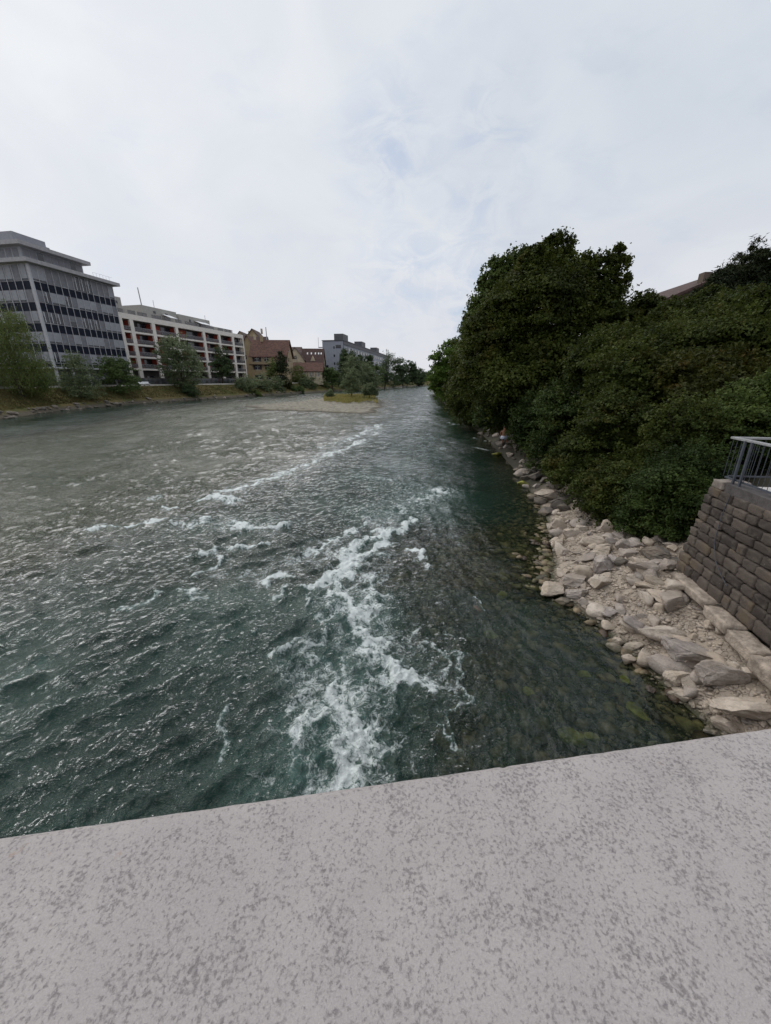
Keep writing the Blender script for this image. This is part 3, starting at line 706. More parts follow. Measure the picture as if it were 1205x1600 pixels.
def scatter_rocks():
    protos = [[rock_mesh(300+i+20*j, M[k], 3, 8, .08) for i in range(5)] for j, k in enumerate(('rock_pale', 'rock_grey', 'rock_dark'))]
    rg = random.Random(11); n = 0
    while n < 165:
        y = 3.9+ (rg.random()**1.5)*11; s = rg.uniform(-.35, 3.1); x = float(rightX(y))+s
        inner = (x-WB[0])*wn[0]+(y-WB[1])*wn[1]
        if y < 8.2 and inner > -.12: continue
        if y > 10 and s > 1.9: continue
        r = .045+.13*rg.random()**2.2
        if s < -.05 and rg.random() < .45: continue
        z = gz(x, y); q = rg.random()
        me = protos[0 if q < .62 else 1][rg.randrange(5)]
        o = place_rock(me, x, y, z+r*.22, r*rg.uniform(.9, 1.4), r*rg.uniform(.7, 1.1), r*rg.uniform(.5, .8), rg.uniform(0, 6.28), rg.uniform(-.3, .3), rg.uniform(-.3, .3), 'beach_stone')
        tag(o, 'small loose stone among the gravel and boulders of the right beach', 'stone', 'small stones of the right beach'); n += 1
    for k in range(120):
        y = rg.uniform(4.8, 12.5); s = rg.uniform(.05, 3.0); x = float(rightX(y))+s
        if y < 8.2 and (x-WB[0])*wn[0]+(y-WB[1])*wn[1] > -.3: continue
        r = .12+.20*rg.random()**1.7; z = gz(x, y); q = rg.random()
        o = place_rock(protos[0 if q < .5 else 1][rg.randrange(5)], x, y, z+r*.25, r*rg.uniform(1, 1.5), r, r*rg.uniform(.5, .8), rg.uniform(0, 6.28), rg.uniform(-.3, .3), rg.uniform(-.3, .3), 'packed_stone')
        tag(o, 'angular mid-sized stone packed between the boulders of the right beach', 'stone', 'packed stones of the right beach')
    for k in range(70):
        y = 13.0*math.exp(rg.random()*math.log(62/13.0)); s = rg.uniform(-.15, 1.5); x = float(rightX(y))+s
        r = (.12+.25*rg.random()**1.5); z = gz(x, y)
        o = place_rock(protos[2 if rg.random() < .85 else 1][rg.randrange(5)], x, y, z+r*.3, r*1.2, r, r*.75, rg.uniform(0, 6.28), rg.uniform(-.4, .4), rg.uniform(-.4, .4), 'shore_rock')
        tag(o, 'rough shore rock at the foot of the trees along the right waterline', 'rock', 'rocks along the far right waterline')
    for k in range(110):
        y = 46*math.exp(rg.random()*math.log(150/46.0)); s = rg.uniform(-.3, 1.0); x = float(leftX(y))-s
        r = .2+.34*rg.random()**1.6
        o = place_rock(protos[1 if rg.random() < .12 else 2][rg.randrange(5)], x, y, s*.7+.1, r*1.3, r, r*.75, rg.uniform(0, 6.28), 0, 0, 'riprap_rock')
        tag(o, 'riprap rock at the foot of the dry grass slope on the left bank', 'rock', 'riprap along the left bank')
    # algae covered and brown stones under or just breaking the water
    for i, (u, v, w, z, mm, lab) in enumerate([
        (896, 1150, 34, -.20, 'rock_algae', 'big yellow-green algae covered stone under water near the parapet'),
        (925, 1150, 20, -.18, 'rock_algae', 'small green algae stone under water right of the big yellow one'),
        (826, 1080, 18, -.16, 'rock_algae', 'green algae stone under dark water amid the current lines'),
        (912, 1052, 16, -.12, 'rock_algae', 'bright moss stone under water nearer the beach'),
        (784, 928, 16, -.12, 'rock_algae', 'yellowish stone under water above the brown stone'),
        (768, 990, 18, -.16, 'rock_algae', 'olive stone under water right of the foam strands'),
        (978, 1060, 16, -.10, 'rock_algae', 'green stone under shallow water left of the lone pale stone'),
        (1040, 1075, 22, -.10, 'rock_algae', 'green stone under shallow water left of the squarish block'),
        (1000, 1110, 30, -.14, 'rock_algae', 'broad olive stone under shallow water by the rounded pinkish stone'),
        (980, 1150, 26, -.16, 'rock_brown', 'brown stone under water close to the parapet'),
        (746, 952, 20, -.02, 'rock_brown', 'dark brown stone breaking the surface beside small foam'),
        (735, 906, 18, -.02, 'rock_brown', 'dark brown stone breaking the surface below the lone foam splash'),
        (838, 1092, 18, -.12, 'rock_brown', 'reddish brown stone under water beside the green one'),
        (1018, 1076, 14, .02, 'rock_brown', 'brown stone just above water left of the pale block'),
        (850, 903, 22, .0, 'rock_dark', 'flat dark cobble barely above the shallow water'),
        (842, 880, 14, .0, 'rock_dark', 'small dark cobble in the clear shallows'),
        (838, 868, 13, .0, 'rock_dark', 'smallest dark cobble in the clear shallows, the upper one'),
        (648, 1075, 20, -.14, 'rock_algae', 'olive stone under water at the end of the foam')]):
        p = at(u, v, z=z); d = p.y*math.cos(PITCH)+(CAMZ-z)*math.sin(PITCH); sx = w*.5/FPX*d
        o = place_rock(rock_mesh(500+i, M[mm], 4, 6, .07), p.x, p.y, z-sx*.25, sx, sx*1.3, sx*.55, rg.uniform(0, 3), 0, 0, 'river_stone')
        tag(o, lab, 'stone', 'stones in the shallow river')
scatter_rocks()
def pebbles(name, count, pick, rmin, rmax, mats, label):
    rg = np.random.default_rng(77); base = [rock_verts(700+i, 1, 5, .05) for i in range(6)]
    V = []; F = []; MI = []; b = 0
    while len(V) < count:
        x, y, z = pick(rg)
        if x is None: continue
        p, f = base[rg.integers(6)]; r = rmin+(rmax-rmin)*rg.random()**2.5; a = rg.random()*6.28
        q = p*np.array([r*1.25, r, r*.62]); c, s = math.cos(a), math.sin(a)
        V.append(np.stack([q[:, 0]*c-q[:, 1]*s+x, q[:, 0]*s+q[:, 1]*c+y, q[:, 2]+z+r*.15], -1)); F.append(f+b); b += len(p); MI.append(np.full(len(f), rg.integers(len(mats))))
    o = link(name, mesh_np(name, np.concatenate(V), np.concatenate(F), mats, True, np.concatenate(MI)))
    return tag(o, label, 'gravel', kind='stuff')
def pick_beach(rg):
    y = 3.7+9*rg.random()**1.3; s = rg.uniform(-.5, 3.0); x = float(rightX(y))+s
    if (y < 8.2 and (x-WB[0])*wn[0]+(y-WB[1])*wn[1] > .05): return None, 0, 0
    return x, y, gz(x, y)
pebbles('beach_gravel', 6500, pick_beach, .010, .05, [M['rock_pale'], M['rock_pale'], M['rock_grey']], 'pale gravel between the boulders of the right beach')
M['cobble'] = plain('olive_cobble', (.105, .09, .045), .6, .5, 4, .4, 20, dirt=((.035, .04, .012), .7))
M['cobble2'] = plain('brown_cobble', (.15, .115, .07), .6, .4, 4, .4, 20)
def pick_bed(rg):
    y = 3.4+13*rg.random(); dr = rg.random()**1.2*5.5; x = float(rightX(y))-dr
    return x, y, -float(depth_of(np.array([x]), np.array([y]))[0])
pebbles('riverbed_stones', 3600, pick_bed, .03, .15, [M['cobble'], M['cobble2'], M['cobble'], M['cobble2'], M['rock_brown']], 'olive and brown cobbles on the bed of the clear shallows')

# ------------------------------------------------------------------ stone wall, platform and railing on the right
def wall_stone():
    m, g, out = mat('weathered_sandstone')
    p = g.node('ShaderNodeNewGeometry').outputs['Position']; rnd = g.node('ShaderNodeNewGeometry').outputs['Random Per Island']
    n = g.noise(p, 5, 6, .7); f = g.noise(p, 40, 5, .7)
    c = g.mix(rnd, (.052, .043, .038), (.135, .110, .094))
    c = g.mix(g.math('MULTIPLY', g.ramp(n, .5, .68), .6), c, (.17, .145, .12))
    c = g.mix(g.math('MULTIPLY', g.ramp(f, .45, .7), .45), c, (.05, .042, .040))
    yl = g.ramp(g.math('ADD', g.noise(g.mapping(p, loc=(3, 5, 2)), 1.4, 3), g.math('MULTIPLY', rnd, .25)), .74, .84)
    c = g.mix(g.math('MULTIPLY', yl, .35), c, (.18, .135, .075))
    c = g.mix(g.math('MULTIPLY', g.ramp(g.noise(p, 13, 4, .7), .66, .72), .6), c, (.40, .38, .35))
    b = g.node('ShaderNodeBsdfPrincipled', inp={'Base Color': c, 'Roughness': .9, 'Specular IOR Level': .25})
    bn = g.node('ShaderNodeBump', inp={'Height': g.math('ADD', n, g.math('MULTIPLY', f, .6)), 'Strength': .8, 'Distance': .04}); g.l.new(bn.outputs[0], b.inputs['Normal'])
    g.l.new(b.outputs[0], out.inputs[0]); return m
M['wall_stone'] = wall_stone()
M['mortar'] = plain('dark_joints', (.028, .022, .02), .95, .3, 8)
M['plinth'] = plain('pale_foot_stone', (.34, .285, .235), .9, .25, 5, .7, 24, dirt=((.13, .11, .10), .5))
M['coping'] = plain('coping_stone', (.20, .17, .15), .85, .25, 5, .5, 30, dirt=((.09, .075, .07), .6))
M['coping_dark'] = plain('dark_concrete_edge', (.075, .066, .066), .8, .2, 5, .4, 30)
M['steel'] = plain('grey_painted_steel', (.055, .062, .078), .45, .1, 8, metal=.0)
M['steel_light'] = plain('galvanised_handrail', (.33, .33, .34), .4, .08, 8, metal=.3)
M['slab_pale'] = plain('pale_platform_slab', (.50, .47, .46), .85, .1, 3, .2, 30)
BAT = .13; WTOP = 2.72; WLEN = 9.0
def block(rg, L, D, Hh, seed):
    n = 7
    bm = bmesh.new(); bmesh.ops.create_cube(bm, size=2.0); bmesh.ops.subdivide_edges(bm, edges=bm.edges[:], cuts=n-2, use_grid_fill=True)
    v = np.array([q.co for q in bm.verts]); f = [[q.index for q in fc.verts] for fc in bm.faces]; bm.free()
    q = np.sign(v)*np.abs(v)**.9
    rr = np.array([L, D, Hh])/2; rad = min(.022, Hh*.12)
    c = np.clip(v*rr, -(rr-rad), rr-rad); dlt = v*rr-c; ln = np.linalg.norm(dlt, axis=1, keepdims=True)
    p = c+np.where(ln > 1e-6, dlt/np.maximum(ln, 1e-6)*np.minimum(ln, rad), 0)
    p += (v/np.linalg.norm(v, axis=1, keepdims=True))*(.013*n3(v*1.1+seed, 3)+.016*n3(v*3.6+seed, 7))[:, None]
    return p, f
def stone_wall():
    # local frame: x runs back towards the bridge, y into the bank, z up
    ang = math.atan2(wd[1], wd[0])
    t = thing('retaining_wall', 'dark rough stone retaining wall leaning back under a railing on the right bank', 'wall', (WB[0], WB[1], WZ), ang)
    rg = random.Random(3); H = WTOP-WZ
    mb = MB(); z = 0; k = 0; heights = [.26, .21, .19, .22, .18, .20, .17, .20, .18, .19]
    sc = H/sum(heights)
    for hh in heights:
        hh *= sc; x = -.02-rg.random()*.05
        while x < WLEN:
            L = rg.uniform(.18, .46)
            p, f = block(rg, L-.012, .34, hh-.010, k*3.7); k += 1
            off = BAT*(z+hh/2)
            jy, jz, tl = rg.uniform(-.018, .018), rg.uniform(-.012, .012), rg.uniform(-.03, .03)
            mb.add([(a+x+L/2, b+off+.15+jy, c+z+hh/2+jz+a*tl) for (a, b, c) in p], f)
            x += L
        y = BAT*z+.30                                     # the short return at the far end
        while y < 3.2:
            L = rg.uniform(.30, .55); p, f = block(rg, .30, L-.022, hh-.018, k*3.7); k += 1
            mb.add([(a+.12, b+y+L/2, c+z+hh/2) for (a, b, c) in p], f); y += L
        z += hh
    mb.build('stone_block', M['wall_stone'], t, smooth=True)
    c = MB(); b = BAT*H
    c.add([(.06, .10, -.6), (WLEN, .10, -.6), (WLEN, .10+b, H-.02), (.06, .10+b, H-.02), (.06, 3.2, -.6), (WLEN, 3.2, -.6), (WLEN, 3.2, H-.02), (.06, 3.2, H-.02)],
          [(0, 1, 2, 3), (1, 5, 6, 2), (5, 4, 7, 6), (4, 0, 3, 7), (3, 2, 6, 7), (0, 4, 5, 1)])
    c.build('core', M['mortar'], t)
    x = .25
    for L, hz, dy in ((1.25, .16, -.02), (.72, .20, -.06), (.62, .22, -.10), (.66, .26, -.14), (.8, .24, -.18), (.9, .26, -.22), (1.1, .26, -.24), (1.2, .26, -.24)):
        p, f = block(rg, L-.03, .34, hz, k*1.3); k += 1
        MB().add([(a+x+L/2, b_-.04+dy, c_-.03-.045*x) for (a, b_, c_) in p], f).build('foot_stone', M['plinth'], t, smooth=True); x += L
    p, f = block(rg, .34, .5, .17, 5.5)
    MB().add([(a+.17, b_+b+.22, c_+H+.085) for (a, b_, c_) in p], f).build('corner_coping', M['coping'], t, smooth=True)
    MB().box((.36, b+.0, H-.03), (WLEN, b+.30, H+.16)).build('coping', M['coping_dark'], t, bevel=.012)
    # platform slab
    pz = H+.10
    mb = MB().box((.30, b+.303, H-.02), (WLEN, 3.4, pz)); o = mb.build('platform_paving', M['slab_pale'])
    o.location = t.location; o.rotation_euler = t.rotation_euler; tag(o, kind='structure')
    # railing
    r = thing('railing', 'grey steel railing with thin balusters on top of the stone wall', 'railing', (WB[0], WB[1], WZ), ang)
    RZ = H+1.00; yb = b+.10; L = 8.4; far = 3.6
    top0 = (.02, yb-.10, RZ)
    MB().box((-.02, yb-.02, RZ-.02), (L, yb+.06, RZ+.02)).build('handrail', M['steel_light'], r, bevel=.006)
    MB().box((-.018, yb+.062, RZ-.019), (.06, far, RZ+.019)).build('handrail', M['steel_light'], r, bevel=.006)
    MB().box((.1, yb, H+.22), (L, yb+.03, H+.25)).build('bottom_rail', M['steel'], r)
    MB().box((.0, yb+.12, H+.22), (.03, far, H+.25)).build('bottom_rail', M['steel'], r)
    post = MB().box((-.022, -.03, -.16), (.022, .005, .80)).mesh('post', M['steel'], bevel=.004)
    base = MB().box((-.05, -.05, -.02), (.05, .012, .06)).mesh('base_plate', M['steel'])
    for i, (x, y) in enumerate([(.40, yb-.0), (.58, yb-.0), (2.2, yb), (3.9, yb), (5.6, yb), (7.3, yb)]):
        o = link('post', post, r, (x, y-.01, H+.19)); link('base_plate', base, o, (0, 0, -.10))
    for y in (yb+1.5, far-.05):
        o = link('post', post, r, (.03, y, H+.19))
    bal = MB().tube([(0, 0, 0), (0, 0, .76)], .0052, 6).mesh('baluster', M['steel'])
    for k in range(72):
        x = .03+k*.115
        if x < L: link('baluster', bal, r, (x, yb+.015, H+.235))
    for k in range(1, 26):
        link('baluster', bal, r, (.015, yb+.12+k*.115, H+.235))
    # thin cable hanging down the face
    def face(x, z): return (x, BAT*z-.045, z)
    cb = MB().tube([face(.62, H), face(.64, H*.8), face(.72, H*.6), face(.78, H*.5), face(1.0, H*.36), face(1.25, H*.28), face(1.5, H*.22)], .007, 6).build('cable', M['steel'])
    cb.location = t.location; cb.rotation_euler = t.rotation_euler
    tag(cb, 'thin grey cable hanging down the face of the stone wall', 'cable')
stone_wall()

# ------------------------------------------------------------------ trees and bushes
def leaves_mesh(name, lobes, n, leaf, seed, m, style='broad', aspect=.62, clump=.38, droop=0.0, low=False, boughs=26):
    """lobes: (centre xyz, radii xyz) in local metres. Leaves gather in clumps on and inside the lobes' shells."""
    rg = np.random.default_rng(seed)
    C = np.array([l[0] for l in lobes], float); Rd = np.array([l[1] for l in lobes], float)
    area = (Rd[:, 0]*Rd[:, 2]+Rd[:, 0]*Rd[:, 1]+Rd[:, 1]*Rd[:, 2])**.9; pr = area/area.sum()
    nc = max(10, int(len(lobes)*boughs)); per = max(12, n//nc); li = rg.choice(len(lobes), nc, p=pr)
    d = rg.normal(size=(nc, 3)); d /= np.linalg.norm(d, axis=1, keepdims=True)
    if not low and style != 'weep': d[:, 2] = np.where(d[:, 2] < -.45, -d[:, 2]*.8, d[:, 2])
    rr = np.clip(1.0-np.abs(rg.normal(0, .20, nc)), .25, 1.0)
    lump = 1+.38*n3(d*2.2+li[:, None]*3.1, seed % 17)
    cc = C[li]+d*Rd[li]*(rr*lump*.84)[:, None]
    cr = clump*(Rd[li].mean(1))*rg.uniform(.55, 1.45, nc)
    k = np.repeat(np.arange(nc), per)
    e = rg.normal(size=(len(k), 3))+d[k]*.7+np.array([0, 0, .5]); e /= np.linalg.norm(e, axis=1, keepdims=True)
    q = np.clip(1-np.abs(rg.normal(0, .30, len(k))), .05, 1)*(1+.25*n3(e*2.5+k[:, None]*1.7, 3))
    flat = np.where(Rd[li].mean(1) < .75, .95, .50)[k]
    P = cc[k]+e*(q*cr[k])[:, None]*np.stack([1.28-.25*(flat > .6), 1.28-.25*(flat > .6), flat], -1)
    P[:, 2] -= .22*cr[k]*(e[:, 0]**2+e[:, 1]**2)           # boughs hang at their tips
    st = rg.random(len(k)) < .14                            # loose leaves that fill the inside and fray the outline
    P = np.where(st[:, None], C[li][k]+d[k]*Rd[li][k]*rg.uniform(.2, .95, len(k))[:, None]+rg.normal(size=(len(k), 3))*np.minimum(cr[k], .5)[:, None]*.35, P)
    ns = max(6, int(len(k)*.17)//16); sl_ = rg.choice(len(lobes), ns, p=pr)       # leafy shoots reaching out of the crown
    sd_ = rg.normal(size=(ns, 3))+np.array([0, 0, .55]); sd_ /= np.linalg.norm(sd_, axis=1, keepdims=True)
    s0 = C[sl_]+sd_*Rd[sl_]*.80; dr_ = sd_+rg.normal(size=(ns, 3))*.45+np.array([0, 0, .35]); dr_ /= np.linalg.norm(dr_, axis=1, keepdims=True)
    ln_ = np.minimum(Rd[sl_].mean(1)*rg.uniform(.3, .75, ns), 1.9 if leaf < .3 else 3.0)
    tt = np.tile(np.linspace(.05, 1, 16), (ns, 1)); sp = s0[:, None]+dr_[:, None]*(ln_[:, None]*tt)[..., None]+rg.normal(size=(ns, 16, 3))*(leaf*.75*(1.25-tt))[..., None]
    sp[..., 2] -= (tt**2)*ln_[:, None]*.18
    pick = rg.choice(len(k), ns*16, replace=False); P[pick] = sp.reshape(-1, 3)
    if style == 'weep':
        P[:, 2] -= np.abs(rg.normal(0, 1, len(k)))*droop*Rd[li][k][:, 2]
    # leaf frames
    nrm = e*.75+rg.normal(size=(len(k), 3))*.42+np.array([0, 0, .40]); nrm /= np.linalg.norm(nrm, axis=1, keepdims=True)
    a = rg.normal(size=(len(k), 3))
    if style == 'weep': a = a*.35+np.array([0, 0, -1.0])
    if style == 'upright': a = a*.6+np.array([0, 0, 1.0])
    a -= (a*nrm).sum(1, keepdims=True)*nrm; a /= np.linalg.norm(a, axis=1, keepdims=True)
    b = np.cross(nrm, a); s = leaf*rg.uniform(.6, 1.35, len(k))[:, None]
    tip = P+a*s*.5-nrm*s*.10; tail = P-a*s*.5-nrm*s*.06
    l = P+b*s*.5*aspect+a*s*.08; r = P-b*s*.5*aspect+a*s*.08
    V = np.stack([tail, r, tip, l], 1).reshape(-1, 3)
    F = np.arange(len(V)).reshape(-1, 4)
    return mesh_np(name, V, F, m)
def wobble(a, b, n, amp, rg):
    a, b = Vector(a), Vector(b); L = (b-a).length
    return [a.lerp(b, i/n)+Vector((rg.uniform(-1, 1), rg.uniform(-1, 1), rg.uniform(-.5, .5)))*(amp*L*(1 if 0 < i < n else 0)) for i in range(n+1)]
def tree(name, label, cat, base, lobes, n, leaf, m, seed, style='broad', trunk=.2, bark='bark', group=None, top=None, limbs=True, **kw):
    """base: world point on the ground; lobes: world centres and radii"""
    base = Vector(base); t = thing(name, label, cat, base, 0, group)
    loc = [(Vector(c)-base, r) for c, r in lobes]
    link('crown', leaves_mesh('crown', loc, n, leaf, seed, m, style, **kw), t)
    rg = random.Random(seed); mb = MB()
    cen = sum((c for c, r in loc), Vector())/len(loc); hi = max(c.z+r[2]*.4 for c, r in loc)
    tp = Vector((cen.x, cen.y, hi if top is None else top))
    if trunk:
        st = wobble((0, 0, -.3), tp, 6, .025, rg)
        mb.tube(st, [trunk*(1.25-1.1*i/6) for i in range(7)], 9)
        if limbs:
            for c, r in loc:
                f = max(.15, min(.85, (c.z-.35*r[2])/max(tp.z, .1)-.22)); s = st[0].lerp(st[-1], f)
                mb.tube(wobble(s, c, 4, .06, rg), [trunk*q*min(1, .25+sum(r)/9) for q in (.42, .34, .25, .16, .06)], 6)
                for _ in range(3):
                    e = c+Vector((rg.uniform(-1, 1)*r[0], rg.uniform(-1, 1)*r[1], rg.uniform(-.2, 1)*r[2]))*.8
                    mb.tube(wobble(c, e, 2, .08, rg), [trunk*.12, trunk*.08, trunk*.03], 5)
        mb.build('trunk', M[bark], t, smooth=True)
    else:
        for _ in range(7):
            c, r = loc[rg.randrange(len(loc))]
            e = c+Vector((rg.uniform(-1, 1)*r[0], rg.uniform(-1, 1)*r[1], rg.uniform(-.2, .8)*r[2]))*.8
            mb.tube(wobble((rg.uniform(-.15, .15), rg.uniform(-.15, .15), -.2), e, 4, .05, rg), [.035, .03, .024, .016, .007], 5)
        mb.build('stem', M[bark], t, smooth=True)
    return t
def lb(u, v, Y, ru, rv, ry=None):
    """a lobe seen at photo point (u, v) and distance Y, with photo-pixel radii"""
    p = at(u, v, Y); d = Y*math.cos(PITCH)-(p.z-CAMZ)*math.sin(PITCH)
    a, c = ru/FPX*d, rv/FPX*d
    return (p, (a, (a+c)*.5 if ry is None else ry, c))
M['maple'] = leafmat('maple_leaves', (0.014, 0.019, 0.004), (0.040, 0.055, 0.010), (0.094, 0.112, 0.021), .30, (0.085, 0.070, 0.014), .45)
M['poplar'] = leafmat('poplar_leaves', (0.023, 0.034, 0.010), (0.058, 0.083, 0.021), (0.111, 0.147, 0.037), .32, None, .5)
M['bright'] = leafmat('bright_leaves', (0.025, 0.045, 0.007), (0.065, 0.112, 0.018), (0.131, 0.200, 0.034), .34, None, .6)
M['shrub'] = leafmat('shrub_leaves', (0.014, 0.021, 0.005), (0.042, 0.059, 0.012), (0.096, 0.116, 0.024), .28, (0.096, 0.076, 0.019), .8)
M['ivy'] = leafmat('dark_shrub_leaves', (0.011, 0.020, 0.006), (0.031, 0.051, 0.013), (0.070, 0.100, 0.024), .24, (0.086, 0.091, 0.018), .8)
M['bronze'] = leafmat('bronze_shrub_leaves', (0.016, 0.018, 0.003), (0.040, 0.047, 0.010), (0.081, 0.080, 0.015), .24, (0.094, 0.059, 0.014), 1.1)
M['spruce'] = leafmat('spruce_needles', (0.009, 0.015, 0.007), (0.024, 0.034, 0.013), (0.050, 0.059, 0.023), .10, None, .8)
M['willow'] = leafmat('willow_leaves', (0.055, 0.080, 0.020), (0.109, 0.142, 0.039), (0.181, 0.215, 0.070), .32, None, .3)
M['osier'] = leafmat('osier_leaves', (0.066, 0.089, 0.046), (0.132, 0.166, 0.084), (0.216, 0.252, 0.132), .28, None, .3)
M['green'] = leafmat('left_bank_leaves', (0.035, 0.057, 0.019), (0.080, 0.119, 0.039), (0.144, 0.194, 0.065), .28, None, .3)
M['darkgreen'] = leafmat('dark_far_leaves', (0.025, 0.043, 0.020), (0.057, 0.086, 0.037), (0.105, 0.140, 0.062), .22, None, .25)

def right_trees():
    def g0(x, y): return (x, y, max(gz(x, y), 0.1))
    T = tree
    # big maple: crown seen from 735 to 985 px, 370 to 690 px
    Y = 27
    T('maple_tree', 'tallest dark broadleaf tree on the right bank with ragged twin tops', 'tree', g0(12.5, 28.5),
      [lb(850, 480, Y, 66, 58), lb(836, 432, Y, 30, 30), lb(858, 402, Y, 17, 22), lb(864, 380, Y, 14, 12), lb(878, 374, Y, 11, 9), lb(888, 380, Y, 9, 8), lb(884, 400, Y, 14, 12), lb(846, 390, Y, 10, 11), lb(834, 394, Y, 10, 10), lb(826, 412, Y, 14, 16), lb(845, 412, Y, 16, 18),
       lb(878, 440, Y, 26, 34), lb(796, 488, Y, 34, 42), lb(772, 535, Y, 40, 52), lb(908, 420, Y, 12, 12), lb(916, 406, Y, 9, 9), lb(922, 442, Y, 24, 24), lb(940, 404, Y, 11, 9), lb(930, 414, Y, 10, 9), lb(953, 412, Y, 13, 11), lb(967, 394, Y, 9, 11), lb(974, 410, Y, 10, 10), lb(960, 422, Y, 14, 12),
       lb(950, 436, Y, 14, 14), lb(972, 440, Y, 10, 16), lb(930, 500, Y+1, 50, 48), lb(850, 560, Y, 75, 60), lb(800, 600, Y-1, 62, 52), lb(900, 590, Y, 60, 55), lb(752, 590, Y, 34, 48)],
      230000, .185, M['maple'], 1, trunk=.36, clump=.36, top=9.0)
    T('poplar_tree', 'light-edged poplar with pointed tips behind the left flank of the tallest dark tree', 'tree', g0(14.2, 44),
      [lb(772, 440, 42, 18, 28), lb(799, 412, 42, 7, 20), lb(784, 414, 42, 6, 14), lb(770, 416, 42, 6, 12), lb(755, 446, 42, 7, 12), lb(758, 484, 42, 20, 34), lb(780, 480, 42, 30, 44), lb(745, 530, 42, 22, 42), lb(800, 450, 42, 24, 40), lb(735, 500, 42, 8, 18), lb(816, 405, 42, 9, 16)],
      32000, .28, M['poplar'], 2, style='upright', trunk=.3, clump=.34)
    T('riverside_tree', 'bright green rounded tree farthest along the right waterline', 'tree', g0(16.0, 76),
      [lb(702, 560, 74, 24, 22), lb(694, 588, 74, 22, 24), lb(720, 580, 74, 20, 30), lb(708, 610, 74, 24, 16), lb(683, 605, 74, 10, 14), lb(712, 543, 74, 12, 12)],
      24000, .38, M['bright'], 3, trunk=.3)
    T('riverside_tree', 'mid green tree between the bright rounded tree and the tallest dark tree', 'tree', g0(13.4, 52),
      [lb(735, 560, 50, 24, 40), lb(728, 605, 50, 26, 30), lb(752, 620, 46, 26, 34), lb(742, 520, 50, 18, 24), lb(722, 632, 48, 22, 18)],
      32000, .28, M['maple'], 4, trunk=.25)
    T('lime_tree', 'small round topped tree in the gap right of the tallest dark tree', 'tree', g0(18, 25),
      [lb(1008, 484, 25, 19, 22), lb(995, 500, 25, 20, 20), lb(1024, 506, 25, 18, 20), lb(1000, 535, 24, 40, 30)], 30000, .18, M['maple'], 5, trunk=.12)
    sl = []
    for k in range(15):
        v = 378+k*6.5; w = 4+k*5.4; rg_ = random.Random(k)
        for q in range(1+k//2):
            sl.append(lb(1180+rg_.uniform(-1, 1)*w, v+rg_.uniform(-3, 3)+abs(rg_.uniform(-1, 1))*4, 22+rg_.uniform(-.6, .6)*w/24, 7+w*.30, 4.0))
    T('spruce_tree', 'dark spruce with spiky top at the right skyline', 'tree', g0(21.5, 21.5), sl, 60000, .22, M['spruce'], 6, trunk=.16, aspect=.2, clump=.5, limbs=False, boughs=9, top=sl[0][0].z-gz(21.5, 21.5)-.4)
    T('thicket_tree', 'broad dark tree below the spruce with its crown over the railing', 'tree', g0(19, 16.5),
      [lb(1150, 496, 17, 54, 34), lb(1190, 500, 16, 46, 44), lb(1080, 514, 18, 44, 28), lb(1072, 488, 19, 34, 18), lb(1112, 474, 19, 30, 18), lb(1045, 496, 20, 26, 18), lb(1120, 540, 16, 70, 50), lb(1190, 560, 15, 50, 56)], 90000, .12, M['shrub'], 7, trunk=.22, clump=.34)
    T('thicket_tree', 'brownish leaning tree with bare twigs in the middle of the right thicket', 'tree', g0(12.6, 17),
      [lb(955, 548, 18, 42, 30), lb(1010, 556, 17, 48, 32), lb(930, 575, 18, 42, 40), lb(1050, 550, 17, 44, 32), lb(985, 590, 16, 60, 44)], 90000, .12, M['shrub'], 8, trunk=.18, clump=.34)
    T('bronze_shrub', 'bronze tinted shrub on the slope between dark trees and railing', 'shrub', g0(12.4, 13.2),
      [lb(1080, 590, 14, 50, 34), lb(1140, 585, 14, 50, 34), lb(1110, 625, 13, 60, 36), lb(1190, 610, 13, 40, 40), lb(1010, 562, 15, 16, 12)], 50000, .12, M['bronze'], 9, trunk=.12, clump=.34)
